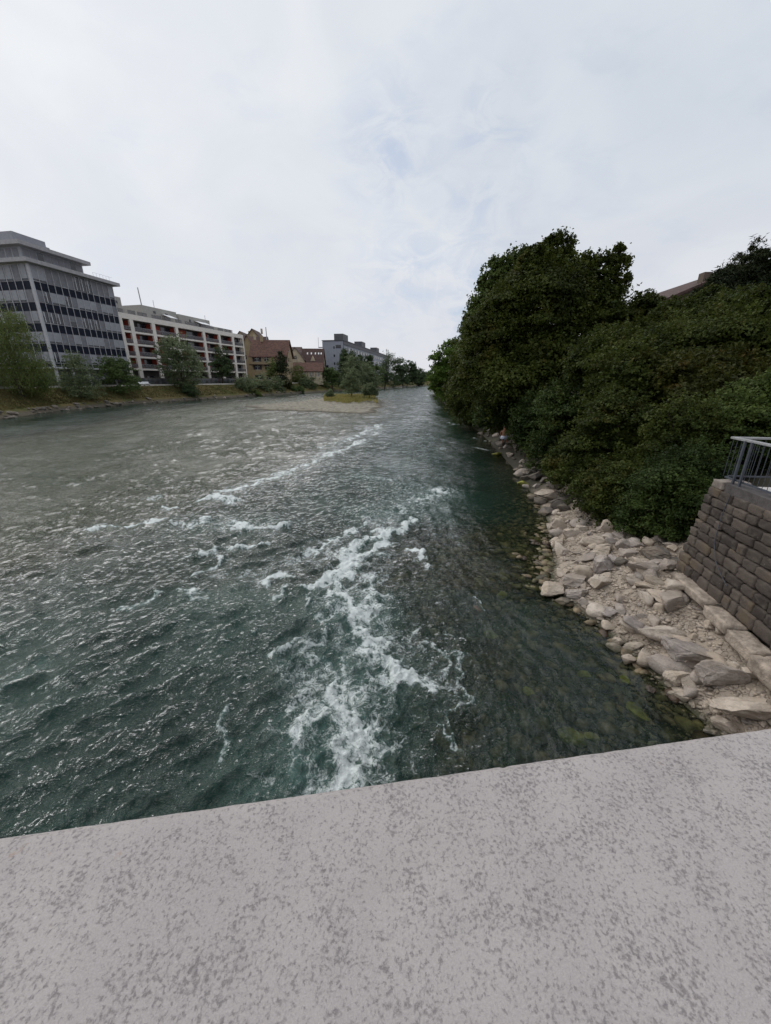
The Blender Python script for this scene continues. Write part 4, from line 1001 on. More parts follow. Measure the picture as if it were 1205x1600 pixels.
    spec = [  # u, v lobes..., Y, material, label
     ([(720, 622, 18, 20), (738, 642, 24, 26), (758, 632, 26, 30), (712, 634, 14, 12)], 40, 'maple', .30, 9000, 'shrub overhanging the water below the mid green tree'),
     ([(775, 640, 30, 28), (800, 655, 26, 16), (805, 635, 34, 30), (757, 652, 14, 14)], 29, 'ivy', .24, 12000, 'dark shrub directly above the seated person'),
     ([(1000, 640, 52, 44), (960, 625, 44, 36), (1040, 655, 44, 40)], 15.5, 'shrub', .15, 24000, 'dull olive shrub under the leaning tree with bare twigs'),
     ([(835, 650, 34, 30), (845, 685, 34, 26), (815, 676, 20, 16)], 23, 'ivy', .20, 14000, 'dark shrub on the bank right of the seated person'),
     ([(880, 640, 44, 36), (905, 680, 40, 34), (860, 704, 36, 30)], 18.0, 'ivy', .17, 20000, 'deep green shrub above the large smooth boulder, farther of two'),
     ([(905, 742, 36, 32), (925, 710, 46, 44), (885, 726, 30, 30)], 14.2, 'shrub', .14, 20000, 'rounded olive shrub leaning over the large smooth boulder'),
     ([(960, 660, 50, 44), (1000, 690, 50, 44), (950, 720, 44, 36)], 14.2, 'shrub', .14, 26000, 'olive shrub in the middle of the slope below the leaning tree'),
     ([(950, 782, 42, 36), (985, 755, 50, 48), (925, 768, 32, 30), (975, 800, 30, 26)], 11.6, 'shrub', .115, 26000, 'olive shrub hanging over the upper end of the gravel beach'),
     ([(1020, 800, 46, 42), (1045, 765, 52, 54), (1000, 812, 38, 30)], 10.0, 'ivy', .10, 28000, 'dark shrub above the grey flat-topped boulder'),
     ([(1066, 842, 28, 28), (1085, 795, 40, 50), (1045, 842, 26, 24), (1092, 742, 44, 50), (1075, 770, 40, 40)], 9.1, 'ivy', .085, 28000, 'dark ivy-like shrub pressed against the end of the stone wall'),
     ([(1070, 670, 50, 44), (1110, 700, 44, 40), (1050, 720, 44, 34)], 11.5, 'shrub', .12, 26000, 'dull green shrub behind the wall end left of the railing'),
     ([(1150, 660, 50, 40), (1190, 640, 44, 50), (1130, 690, 36, 26)], 11.2, 'poplar', .13, 22000, 'fresh green shrub seen through and above the railing'),
     ([(1195, 690, 50, 40), (1240, 660, 50, 60)], 10.8, 'ivy', .11, 18000, 'dark shrub behind the railing at the platform'),
    ]
    for i, (ls, Y, mm, leaf, n, lab) in enumerate(spec):
        lobes = [lb(u, v, Y+.3*j, a, b) for j, (u, v, a, b) in enumerate(ls)]
        c = sum((l[0] for l in lobes), Vector())/len(lobes)
        x, y = c.x+.7, c.y+.5
        T('bank_shrub', lab, 'shrub', g0(x, y), lobes, int(n*1.8), leaf*.72, M[mm], 40+i, trunk=0, clump=.36, low=True, boughs=26, group='shrubs of the right bank')
    rg = random.Random(18)
    for i in range(14):
        y = 34*math.exp(i/13*math.log(150/34)); x = float(rightX(y))+1.3; h = rg.uniform(2.2, 3.6)*(1+y/160)
        lobes = [((x+rg.uniform(-.9, 1.2), y+rg.uniform(-1, 1)*h*.5, .4+h*q), (h*.42, h*.55, h*.36)) for q in (.25, .5, .8)]
        T('waterside_shrub', 'shrub overhanging the right waterline below the tall trees', 'shrub', g0(x+.4, y), lobes, 5000, .26+y/400, M[('maple', 'ivy', 'bright')[i % 3]], 120+i, trunk=0, low=True, group='shrubs along the far right waterline')
    # bank vegetation carrying on beyond what the lobes cover, farther up the slope
    rg = random.Random(8)
    for i, (x, y, h) in enumerate([(21, 36, 6.0), (19, 60, 10), (24, 90, 11), (30, 120, 12), (36, 160, 12), (46, 215, 13), (60, 290, 14), (95, 400, 15), (120, 430, 15), (78, 360, 14)]):
        z = gz(x, y); r = h*.34
        lobes = [((x+rg.uniform(-1, 1)*r*.7, y+rg.uniform(-1, 1)*r*.7, z+h*q), (r*rg.uniform(.6, 1), r*rg.uniform(.6, 1), r*.8)) for q in (.35, .5, .6, .72, .85)]
        T('bank_tree', 'dark broadleaf tree standing back on the right bank behind the waterside trees', 'tree', (x, y, z), lobes, 30000 if y < 50 else 9000, max(.22, min(.6, y/190)), M['maple'], 70+i, trunk=.25, limbs=False, group='trees farther back on the right bank')
right_trees()

def left_veg():
    def gl(x, y): return (x, y, float(left_z(np.array([float(leftX(y))-x]), np.array([x]), np.array([y]))[0]))
    def T(*a, **k):
        if a[2] in ('shrub', 'tree') and k.get('style') != 'weep' : k.setdefault('low', True)
        return tree(*a, **k)
    def L(ls, Y): return [lb(u, v, Y+.4*j, a, b) for j, (u, v, a, b) in enumerate(ls)]
    def yb(u, s_):
        r = pix(u, 600)[0]/pix(u, 600)[1]; Y = 40.0
        while float(leftX(Y))-r*Y < s_ and Y < 330: Y += .25
        return Y
    def base(u, Y):
        x, f, w = pix(u, 598); return gl(x/f*Y, Y)
    T('willow_tree', 'pale green weeping willow at the left picture edge before the office block', 'tree', base(28, yb(28, 4.5)),
      L([(12, 500, 18, 34), (-5, 520, 30, 50), (25, 540, 26, 40), (10, 570, 44, 34), (50, 575, 30, 26), (-30, 570, 50, 46), (62, 592, 18, 16)], yb(28, 4)), 24000, .34, M['willow'], 201, style='weep', droop=.35, trunk=.28, aspect=.3, clump=.36)
    T('riverbank_shrub', 'grey-green loose shrub in front of the middle of the office block', 'shrub', base(122, yb(122, 2.6)), L([(122, 582, 22, 24), (115, 563, 12, 12), (130, 606, 26, 18), (108, 605, 16, 16)], yb(122, 2.5)), 8000, .34, M['osier'], 202, trunk=.1, style='upright', aspect=.4, group='shrubs of the left bank')
    T('riverbank_shrub', 'dense dark green round shrub in front of the right end of the office block', 'shrub', base(185, yb(185, 3.6)), L([(185, 578, 22, 20), (190, 598, 24, 18), (172, 580, 14, 20)], yb(185, 3.5)), 8000, .34, M['green'], 203, trunk=.12, group='shrubs of the left bank')
    T('ash_tree', 'tall grey-green tree in front of the white framed apartments', 'tree', base(288, yb(288, 4)), L([(268, 545, 16, 20), (285, 560, 20, 30), (298, 575, 16, 26), (262, 575, 14, 16), (290, 598, 18, 14), (248, 548, 8, 12), (275, 598, 14, 12)], yb(288, 4)), 13000, .40, M['osier'], 204, trunk=.25, bark='bark')
    T('riverbank_shrub', 'dark low shrub at the foot of the tall grey-green tree', 'shrub', base(296, yb(296, 1.6)), L([(296, 612, 14, 10)], yb(296, 1.5)), 3000, .30, M['darkgreen'], 205, trunk=.06, group='shrubs of the left bank')
    T('street_tree', 'small dark tree before the right half of the apartments', 'tree', base(347, yb(347, 10.5)), L([(347, 556, 9, 14), (344, 572, 13, 16), (352, 575, 11, 14)], yb(347, 10.5)), 6000, .42, M['darkgreen'], 206, trunk=.16)
    for i, (u, v, a, b, Y, mm, lab) in enumerate([
        (383, 600, 14, 14, yb(383, 3), 'osier', 'rounded grey-green shrub below the right end of the apartments'),
        (408, 600, 16, 14, yb(408, 3.5), 'osier', 'grey-green shrub below the tiled house, left of two'),
        (430, 602, 14, 12, yb(430, 3.5), 'osier', 'grey-green shrub below the tiled house, right of two'),
        (447, 601, 10, 8, yb(447, 4), 'bronze', 'brownish thin shrub beyond the grey-green pair'),
        (398, 616, 9, 6, yb(398, 0.8), 'willow', 'low yellowish tussock at the waterline below the shrubs'),
        (456, 609, 8, 6, yb(456, 2.2), 'green', 'small round green bush on the grass near the water'),
        (466, 587, 10, 16, yb(466, 9.5), 'willow', 'light green young tree before the cream side building'),
        (476, 600, 9, 10, yb(476, 4.5), 'osier', 'low grey bush at the foot of the light green young tree'),
        (484, 600, 10, 12, yb(484, 3.5), 'darkgreen', 'dark bush in front of the cream side building'),
        (508, 595, 16, 14, yb(508, 3.5), 'green', 'wide green bush between side building and grey block'),
        (530, 592, 14, 16, yb(530, 4), 'darkgreen', 'dark green bush below the grey block'),
        (468, 610, 7, 5, yb(468, 1), 'green', 'tiny green bush at the waterline')]):
        T('riverbank_shrub', lab, 'shrub', base(u, Y), L([(u, v, a, b), (u+a*.5, v+b*.3, a*.6, b*.6), (u-a*.5, v+b*.25, a*.6, b*.6)], Y), 3500, .42, M[mm], 210+i, trunk=.08, group='shrubs of the left bank')
    T('yew_tree', 'black-green cone shaped tree before the tiled house', 'tree', base(441, 144), L([(440, 568, 8, 14), (440, 583, 12, 14), (438, 556, 5, 8)], 143), 6000, .36, M['spruce'], 230, trunk=.14)
    T('young_tree', 'yellow-green slim tree beside the black-green cone', 'tree', base(425, 143), L([(425, 573, 7, 12), (424, 583, 9, 8)], 142), 3000, .36, M['willow'], 231, trunk=.08)
    # on the island
    ig = lambda u, Y: (pix(u, 600)[0]/pix(u, 600)[1]*Y, Y, .95)
    T('island_willow', 'tallest pale grey-green willow shrub on the gravel island', 'shrub', ig(549, 92), L([(549, 587, 9, 11), (545, 603, 13, 10), (556, 604, 11, 9)], 91), 7000, .34, M['osier'], 240, trunk=.1, style='upright', aspect=.4, group='willow shrubs on the gravel island')
    T('island_willow', 'spreading willow shrub at the right end of the gravel island', 'shrub', ig(577, 86), L([(577, 607, 10, 8), (572, 613, 8, 5), (585, 612, 8, 6)], 85), 5000, .32, M['osier'], 241, trunk=.08, style='upright', aspect=.4, group='willow shrubs on the gravel island')
    T('island_willow', 'tiny dark willow shrub at the left edge of the island grass', 'shrub', ig(515, 90), L([(515, 615, 6, 5)], 89), 1500, .3, M['osier'], 242, trunk=.05, group='willow shrubs on the gravel island')
    # beyond the island, along the left bank
    for i, (ls, Y, mm, st, lab, leaf) in enumerate([
        ([(551, 570, 12, 14), (546, 588, 14, 16), (560, 585, 12, 16)], 178, 'osier', 'broad', 'pale tree behind the tallest island willow', .6),
        ([(574, 582, 12, 16), (570, 595, 12, 12), (582, 597, 12, 12)], 190, 'osier', 'broad', 'rounded pale tree behind the spreading island willow', .6),
        ([(538, 558, 5, 12), (538, 575, 7, 18)], 196, 'darkgreen', 'upright', 'ivy-dark columnar tree at the corner of the grey block', .6),
        ([(549, 562, 8, 12), (552, 575, 10, 16)], 204, 'darkgreen', 'upright', 'dark tree against the grey block right of the corner column', .6),
        ([(564, 565, 4, 10), (564, 580, 5, 16)], 214, 'darkgreen', 'upright', 'slim cypress against the middle of the grey block', .6),
        ([(573, 566, 4, 9), (573, 580, 6, 14)], 224, 'darkgreen', 'upright', 'left one of the cypress pair by the grey block', .6),
        ([(579, 564, 3.5, 9), (579, 580, 5, 14)], 226, 'darkgreen', 'upright', 'right one of the cypress pair by the grey block', .6),
        ([(590, 585, 10, 14), (586, 595, 10, 8)], 215, 'green', 'broad', 'mid green tree before the far end of the grey block', .6),
        ([(607, 560, 10, 13), (604, 578, 11, 18), (612, 590, 11, 10), (601, 590, 8, 12)], 232, 'darkgreen', 'weep', 'tall weeping willow just beyond the grey block', .7),
        ([(624, 572, 10, 12), (620, 590, 12, 12), (630, 590, 9, 11)], 270, 'darkgreen', 'broad', 'dark tree right of the tall far weeping willow', .8),
        ([(641, 574, 9, 9), (645, 588, 11, 12), (636, 588, 9, 12)], 300, 'darkgreen', 'broad', 'round dark tree closing the left bank far upstream', .9),
        ([(656, 585, 7, 8), (655, 595, 9, 7)], 345, 'darkgreen', 'broad', 'small distant tree at the river bend', .9),
        ([(650, 590, 8, 7), (640, 592, 8, 7), (660, 592, 8, 6)], 380, 'green', 'broad', 'hazy tree row where the river bends out of sight', 1.1),
        ([(678, 586, 10, 8), (690, 588, 10, 9), (668, 592, 8, 6)], 400, 'green', 'broad', 'pale distant trees right of the river bend', 1.1),
        ([(512, 585, 8, 8), (520, 586, 8, 9)], 176, 'green', 'broad', 'light green tree beside the base of the grey block', .6),
        ([(665, 588, 8, 5), (675, 590, 9, 5)], 420, 'darkgreen', 'broad', 'low distant trees closing the river bend', 1.1)]):
        T('far_tree', lab, 'tree', base(ls[-1][0], Y), L(ls, Y), 9000, leaf*.9, M[mm], 260+i, style=st, trunk=.25, limbs=False, group='trees along the far left bank', **({'droop': .3, 'aspect': .35} if st == 'weep' else {}))
    # hedge behind the path
    yy = np.linspace(42, 140, 60); hl = []
    for y in yy: hl.append(((float(leftX(y))-12.4, y, LZ+.7), (.9, 1.2, .95)))
    b0 = (float(leftX(80))-12.4, 80, LZ)
    t = thing('hedge', 'long dark green hedge behind the riverside path', 'hedge', b0)
    link('foliage', leaves_mesh('foliage', [(Vector(c)-Vector(b0), r) for c, r in hl], 26000, .32, 290, M['darkgreen']), t)
    # grass on the island
    rg = np.random.default_rng(4); V = []
    while len(V) < 5200:
        u = rg.uniform(505, 590); Y = rg.uniform(72, 104); x = pix(u, 600)[0]/pix(u, 600)[1]*Y
        sd = poly_sd(np.array([x]), np.array([Y]), ISL)[0]
        if sd < 1.6+2.2*fbm(np.array([x/2.5]), np.array([Y/6]), 3, 71)[0] or Y < 77+.30*max(0, -2-x)+5*fbm(np.array([x/2]), np.array([3.3]), 3, 72)[0]: continue
        h = rg.uniform(.2, .6)*min(1, .35+sd/6); a = rg.uniform(0, 6.28); w = .08; z = .5+.5*min(1, max(0, (Y-74)/18))
        V.append([(x-w*math.cos(a), Y-w*math.sin(a), z), (x+w*math.cos(a), Y+w*math.sin(a), z), (x+rg.normal(0, .15), Y+rg.normal(0, .15), z+h)])
    V = np.array(V).reshape(-1, 3)
    mg = leafmat('island_grass', (.11, .12, .035), (.26, .24, .08), (.38, .30, .12), .3, (.16, .22, .045), .2)
    tag(link('island_grass', mesh_np('island_grass', V, np.arange(len(V)).reshape(-1, 3), mg)), 'yellow dry grass on the gravel island', 'grass', kind='stuff')
    # tussocks on the left slope
    V = []
    while len(V) < 26000:
        y = 44*math.exp(rg.random()*math.log(180/44)); s = rg.uniform(1.2, 6.6); x = float(leftX(y))-s
        z = float(left_z(np.array([s]), np.array([x]), np.array([y]))[0]); h = rg.uniform(.10, .32); a = rg.uniform(0, 6.28); w = .07
        V.append([(x-w*math.cos(a), y-w*math.sin(a), z-.03), (x+w*math.cos(a), y+w*math.sin(a), z-.03), (x+rg.normal(0, .12), y+rg.normal(0, .12), z+h)])
    V = np.array(V).reshape(-1, 3)
    mg = leafmat('slope_grass', (.045, .048, .016), (.105, .092, .036), (.19, .15, .068), .3, (.05, .066, .02), .16)
    tag(link('slope_grass', mesh_np('slope_grass', V, np.arange(len(V)).reshape(-1, 3), mg)), 'dry grass on the slope of the left bank', 'grass', kind='stuff')
left_veg()

# ------------------------------------------------------------------ buildings
M['off_light'] = plain('pale_grey_metal', (.41, .41, .435), .5, .06, 2)
M['off_blind'] = plain('lowered_grey_blind', (.27, .275, .30), .6, .06, 2)
M['off_blind2'] = plain('slatted_dark_blind', (.165, .165, .185), .6, .1, 2)
M['glass'] = plain('dark_window_glass', (.016, .020, .028), .08, .2, 1, spec=.6)
M['curtain'] = plain('white_curtain', (.55, .55, .58), .9, .05, 6)
M['spandrel'] = plain('navy_spandrel_panel', (.008, .010, .022), .55, .1, 2, spec=.12)
M['off_roof'] = plain('roof_edge_concrete', (.33, .32, .33), .7, .08, 2)
M['off_plant'] = plain('plant_room_cladding', (.25, .25, .28), .6, .06, 2)
M['apt'] = plain('cream_render', (.70, .65, .60), .85, .05, 2)
M['apt_grey'] = plain('rooftop_render', (.36, .345, .32), .85, .06, 2)
M['apt_red'] = plain('red_panel', (.26, .042, .024), .7, .12, 2)
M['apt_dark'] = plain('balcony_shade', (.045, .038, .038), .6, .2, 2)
def seethrough():
    m, g, out = mat('grey_mesh_balustrade')
    b = g.node('ShaderNodeBsdfPrincipled', inp={'Base Color': (.12, .115, .125, 1), 'Roughness': .4}); t = g.node('ShaderNodeBsdfTransparent')
    mx = g.node('ShaderNodeMixShader', inp={0: .5, 1: t.outputs[0], 2: b.outputs[0]}); g.l.new(mx.outputs[0], out.inputs[0]); return m
M['rail_glass'] = seethrough()
M['tile'] = plain('red_brown_roof_tiles', (.090, .043, .032), .85, .25, 1.5, .6, 9)
M['tile_dark'] = plain('dark_roof_tiles', (.062, .034, .030), .85, .22, 1.5, .6, 9)
M['ochre'] = plain('ochre_render', (.34, .265, .165), .9, .08, 1)
M['cream'] = plain('cream_wall', (.46, .39, .28), .9, .1, 1)
M['shutter'] = plain('dark_shutters', (.035, .028, .03), .7, .1, 3)
M['wfr'] = plain('white_window_frame', (.55, .54, .52), .6, .05, 3)
M['block_grey'] = plain('blue_grey_cladding', (.27, .285, .33), .6, .05, 1)
M['block_dark'] = plain('dark_grey_cladding', (.085, .088, .10), .6, .1, 1)
M['block_mid'] = plain('mid_grey_cladding', (.19, .195, .215), .6, .08, 1)
M['awning'] = plain('white_awning', (.75, .75, .76), .8, .03, 3)
M['graffiti'] = plain('painted_wall', (.11, .115, .12), .85, .3, .9, dirt=((.24, .08, .09), .5))
M['fence'] = plain('dark_fence', (.04, .042, .045), .7, .1, 3)
M['timber'] = plain('dark_timber_eaves', (.045, .03, .022), .85, .15, 3)

def office():
    a = 10.0; X0, Y0 = -64.0, 78.7; gz_ = LZ
    t = thing('office_block', 'grey office block with navy spandrel bands and stepped roof on the left bank', 'building', (X0, Y0, gz_), R(90-a))
    z = lambda h: h-gz_                                   # heights above the water
    L, D = 18.0, 46.0; bays = 13; bw = L/bays
    tops = [24.35, 20.35, 16.85, 13.35, 9.85]; bots = [21.85, 18.4, 14.9, 11.4, 7.9]
    MB().box((.06, .06, z(7.0)), (L-.06, D, z(24.5))).build('wall', M['off_light'], t)
    MB().box((1.2, 1.4, 0), (L-1, D-1, z(6.98))).build('ground_floor', M['block_dark'], t)
    MB().box((-.25, -.3, z(6.85)), (L+.2, D, z(7.15))).build('floor_slab', M['off_light'], t)
    for x in np.linspace(.4, L-.4, 6): MB().box((x-.2, .2, 0), (x+.2, .6, z(6.84))).build('column', M['off_light'], t)
    kinds = {}
    def win(w, h, kind):
        mb = MB(); mb.box((0, 0, 0), (w, .05, h), 0)
        if kind == 'open': mb.box((.0, -.02, 0), (w, -.001, h), 1); mb.box((w*.42, -.05, .1), (w*.52, -.022, h-.1), 2); mb.box((.0, -.05, h*.6), (w*.42, -.023, h), 3)
        elif kind == 'blind': mb.box((.0, -.04, .30), (w, -.001, h), 0); mb.box((0, -.02, 0), (w, -.001, .298), 1)
        elif kind == 'slat':
            mb.box((0, -.02, 0), (w, -.001, h), 3)
        else: mb.box((0, -.03, h*.45), (w, -.001, h), 3); mb.box((0, -.02, 0), (w, -.001, h*.448), 1)
        return mb.mesh('window', [M['off_blind'], M['glass'], M['curtain'], M['off_blind2']])
    frame = {}
    rg = random.Random(21)
    pattern = {0: 'bbssss'+'ooosss'+'b', 1: 'sobbosbbbsbbs', 2: 'oooshsooosbbb', 3: 'bbssbsbbbssbb', 4: 'obbbssbsbbbbb'}
    KN = {'b': 'blind', 's': 'slat', 'o': 'open', 'h': 'half'}
    for k in range(5):
        h = tops[k]-bots[k]
        for i in range(bays):
            kd = KN[pattern[k][i]]; key = (k == 0, kd)
            if key not in kinds: kinds[key] = win(bw-.10, h, kd); frame[k == 0] = MB().box((0, -.07, -.10), (bw-.10, .0, -.02)).mesh('sill', M['off_light'])
            w = link('window', kinds[key], t, (i*bw+.05, .0, z(bots[k])))
            if rg.random() < .35: link('sill', frame[k == 0], w)
        for i in range(5):                                 # end face towards the bridge
            kd = 'blind' if rg.random() < .75 else 'slat'; key = (k == 0, kd)
            if key not in kinds: kinds[key] = win(bw-.10, h, kd)
            link('window', kinds[key], t, (.0, .35+(i+1)*(bw+.25), z(bots[k]))).rotation_euler = (0, 0, R(-90))
        if k < 4: lo, hi = tops[k+1], bots[k]-.1
        else: lo, hi = 7.16, bots[k]-.1
        MB().box((.02, -.012, z(lo)), (L-.02, .058, z(hi))).build('spandrel_band', M['spandrel'], t)
        MB().box((-.012, .062, z(lo)), (.058, D-.1, z(hi))).build('spandrel_band', M['spandrel'], t)
    fin = MB().box((-.038, -.11, z(7.16)), (.038, -.015, z(24.45))).mesh('mullion', M['off_light'])
    for i in range(1, bays+1): link('mullion', fin, t, (i*bw if i < bays else L-.05, 0, 0))
    for i in range(8): link('mullion', fin, t, (0, .35+i*(bw+.25), 0), R(-90))
    MB().box((-.20, -.20, z(7.16)), (.16, .18, z(24.45))).build('corner_column', M['off_light'], t)
    MB().box((-1.1, -1.2, z(24.5)), (L+1.0, D, z(25.15))).build('cornice', M['off_roof'], t, bevel=.05)
    AL = 12.6
    MB().box((.5, 1.2, z(25.16)), (AL, D, z(27.3))).build('attic', M['off_blind'], t)
    aw = MB().box((0, -.03, 0), (1.15, .03, 1.6)).mesh('attic_window', M['off_blind2'])
    ag = MB().box((0, -.03, 0), (1.15, .03, 1.6)).mesh('attic_window', M['glass'])
    for i in range(9): link('attic_window', ag if i in (2, 7) else aw, t, (.75+i*1.3, 1.19, z(25.45)))
    for i in range(5): link('attic_window', aw, t, (.49, 3.0+i*1.5, z(25.45)), R(-90))
    MB().box((-.6, .0, z(27.31)), (AL+1.0, D, z(27.95))).build('upper_cornice', M['off_roof'], t, bevel=.04)
    MB().box((1.6, 3.4, z(27.96)), (7.6, D, z(30.0))).build('plant_room', M['off_plant'], t)
    MB().box((7.6, 4.2, z(27.96)), (9.0, D, z(29.4))).build('plant_room', M['off_plant'], t)
    rl = MB()
    for x in np.arange(13.4, 18.2, .8): rl.tube([(x, -.2, z(25.16)), (x, -.2, z(26.1))], .02, 5)
    rl.tube([(13.4, -.2, z(26.1)), (18.2, -.2, z(26.1))], .02, 5); rl.build('roof_railing', M['steel_light'], t)
office()

def apartments():
    a = 13.6; t = thing('apartment_building', 'white framed apartment building with red balcony recesses on the left bank', 'building', (-62.4, 103.0, LZ), R(90-a))
    z = lambda h: h-LZ
    def s_of(u):                                            # along-facade metres of a photo column
        x, f, w = pix(u, 540); q = x/f
        return (-62.4-q*103.0)/(q*math.cos(R(a))-math.sin(R(a)))
    cols = [(-3.0, -2.2)]+[(s_of(p), s_of(q)) for p, q in ((209, 216.5), (243, 248), (278.5, 282.5), (319.5, 323.5), (343.5, 346.5), (364, 367))]
    L = s_of(381.5); cols.append((L-.5, L)); cols = [c if c[1]-c[0] < 1.2 else ((c[0]+c[1])/2-.55, (c[0]+c[1])/2+.55) for c in cols]
    x0 = -3.0; slabs = [18.7, 15.9, 13.05, 10.2, 7.3]
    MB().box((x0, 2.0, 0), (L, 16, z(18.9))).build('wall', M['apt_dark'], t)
    MB().box((L-.3, 1.0, 0), (L, 16.0, z(18.9)), ).build('end_wall', M['apt'], t)
    MB().box((x0, -.02, z(18.7)), (L, .5, z(19.9))).build('parapet', M['apt'], t)
    MB().box((x0, .501, z(18.7)), (L, 16, z(19.0))).build('roof', M['apt_grey'], t)
    for s in slabs[1:]: MB().box((x0, .0, z(s-.22)), (L, 1.99, z(s+.22))).build('floor_slab', M['apt'], t)
    for c0, c1 in cols: MB().box((c0, -.025, 0), (c1, .45, z(18.69))).build('column', M['apt'], t)
    rg = random.Random(9)
    for i in range(len(cols)-1):
        c0, c1 = cols[i][1], cols[i+1][0]; w = c1-c0
        red = MB().box((0, 1.9, 0), (w*.5, 1.985, 2.35)).mesh('red_panel', M['apt_red']); redw = MB().box((w-.06, .5, 0), (w, 1.985, 2.35)).mesh('red_panel', M['apt_red'])
        gl = MB().box((w*.52, 1.88, 0), (w-.1, 1.985, 2.2)).mesh('glass_door', M['glass'])
        rail = MB(); rail.box((0, .06, .12), (w, .09, .95)); rail.box((0, .03, .95), (w, .12, 1.0), 1)
        rail = rail.mesh('railing', [M['rail_glass'], M['steel_light']])
        for k in range(5):
            fl = slabs[k+1]+.22 if k < 4 else 3.5
            b = thing('balcony', None, None); b.parent = t; b.location = (c0, 0, z(fl))
            if k < 4 or rg.random() < .4:
                link('railing', rail, b)
            if rg.random() < .8 and k < 4: link('red_panel', red, b)
            if k < 4 and i < 6: link('red_panel', redw, b)
            link('glass_door', gl, b)
    # set-back roof storey: glazed terraces and stair blocks
    def ub(u): return s_of(u)
    for u0, u1, h, y in ((186, 216, 23.7, 2.5), (247, 297, 23.2, 3.0), (300, 345, 22.9, 3.0)):
        blk = MB().box((ub(u0), y, z(19.01)), (ub(u1), y+8, z(h))).build('stair_block', M['apt_grey'], t)
        for q in (.3, .65):
            x = ub(u0)+(ub(u1)-ub(u0))*q
            MB().box((x, y-.03, z(h-1.5)), (x+.9, y+.02, z(h-.9))).build('vent_window', M['glass'], blk)
    MB().box((x0+1, 3.2, z(19.01)), (L-2, 11, z(21.4))).build('roof_storey', M['apt_grey'], t)
    for u0, u1 in ((196, 206), (213, 224), (227, 241), (248, 262), (264, 276), (283, 292), (297, 318), (322, 340), (346, 354), (356, 368)):
        MB().box((ub(u0), .52, z(19.91)), (ub(u1), .56, z(20.9))).build('terrace_glazing', M['rail_glass'], t)
    for u0, u1 in ((275, 287), (322, 338)):
        x, w = ub(u0), ub(u1)-ub(u0)
        MB().prism([(x, .5, z(21.0)), (x+w, .5, z(21.0)), (x+w, 2.9, z(21.9)), (x, 2.9, z(21.9))], (0, 0, .06)).build('awning', M['awning'], t)
    MB().tube([(ub(256), 4.5, z(19)), (ub(256)-.5, 4.5, z(27.5))], [.16, .12], 8).build('flue', M['steel_light'], t)
    for u, h in ((275, 25.4), (347, 24.6)): MB().tube([(ub(u), 5, z(19)), (ub(u), 5, z(h))], .05, 6).build('aerial', M['steel'], t)
apartments()

def gable_house(name, label, X, Y, z0, rz, W_, D_, eave, ridge, wall, roof, axis='x', over=.5, wins=(), gwins=(), group=None):
    """local x along the front, y back; axis: direction of the ridge"""
    t = thing(name, label, 'house', (X, Y, z0), rz, group)
    mb = MB(); e, r = eave-z0, ridge-z0
    if axis == 'x':
        mb.prism([(0, 0, 0), (0, D_, 0), (0, D_, e), (0, D_/2, r-.12), (0, 0, e)], (W_, 0, 0))
    else:
        mb.prism([(0, 0, 0), (W_, 0, 0), (W_, 0, e), (W_/2, 0, r-.12), (0, 0, e)], (0, D_, 0))
    mb.build('wall', M[wall], t)
    th = .22; rf = MB(); k = (r-e)/((D_ if axis == 'x' else W_)/2)
    if axis == 'x':
        rf.prism([(-over, -over, e-k*over), (-over, D_/2, r), (-over, D_/2, r+th), (-over, -over, e-k*over+th)], (W_+2*over, 0, 0))
        rf.prism([(-over, D_+over, e-k*over), (-over, D_+over, e-k*over+th), (-over, D_/2+.002, r+th), (-over, D_/2+.002, r)], (W_+2*over, 0, 0))
    else:
        rf.prism([(-over, -over, e-k*over), (-over, -over, e-k*over+th), (W_/2, -over, r+th), (W_/2, -over, r)], (0, D_+2*over, 0))
        rf.prism([(W_+over, -over, e-k*over), (W_/2+.002, -over, r), (W_/2+.002, -over, r+th), (W_+over, -over, e-k*over+th)], (0, D_+2*over, 0))
    ro = rf.build('roof', M[roof], t)
    for (x, z, w, h, sh) in wins:                           # on the front
        wo = MB().box((x, -.06, z-z0), (x+w, .04, z-z0+h)).build('window', M['glass'], t)
        fr = MB(); fr.box((x-.1, -.09, z-z0-.12), (x+w+.1, -.002, z-z0-.002)); fr.box((x+w/2-.06, -.085, z-z0), (x+w/2+.06, -.062, z-z0+h)); fr.box((x, -.085, z-z0+h*.6), (x+w, -.0622, z-z0+h*.66))
        fr.build('frame', M['wfr'], wo)
        if sh:
            MB().box((x-w*.5, -.08, z-z0), (x-.02, -.01, z-z0+h)).build('shutter', M['shutter'], wo); MB().box((x+w+.02, -.08, z-z0), (x+w*1.5, -.01, z-z0+h)).build('shutter', M['shutter'], wo)
    for (y, z, w, h) in gwins:                              # on the right-hand end wall
        wo = MB().box((W_-.04, y, z-z0), (W_+.06, y+w, z-z0+h)).build('window', M['glass'], t)
        MB().box((W_+.001, y-.1, z-z0-.12), (W_+.1, y+w+.1, z-z0-.002)).build('frame', M['wfr'], wo)
    return t, ro
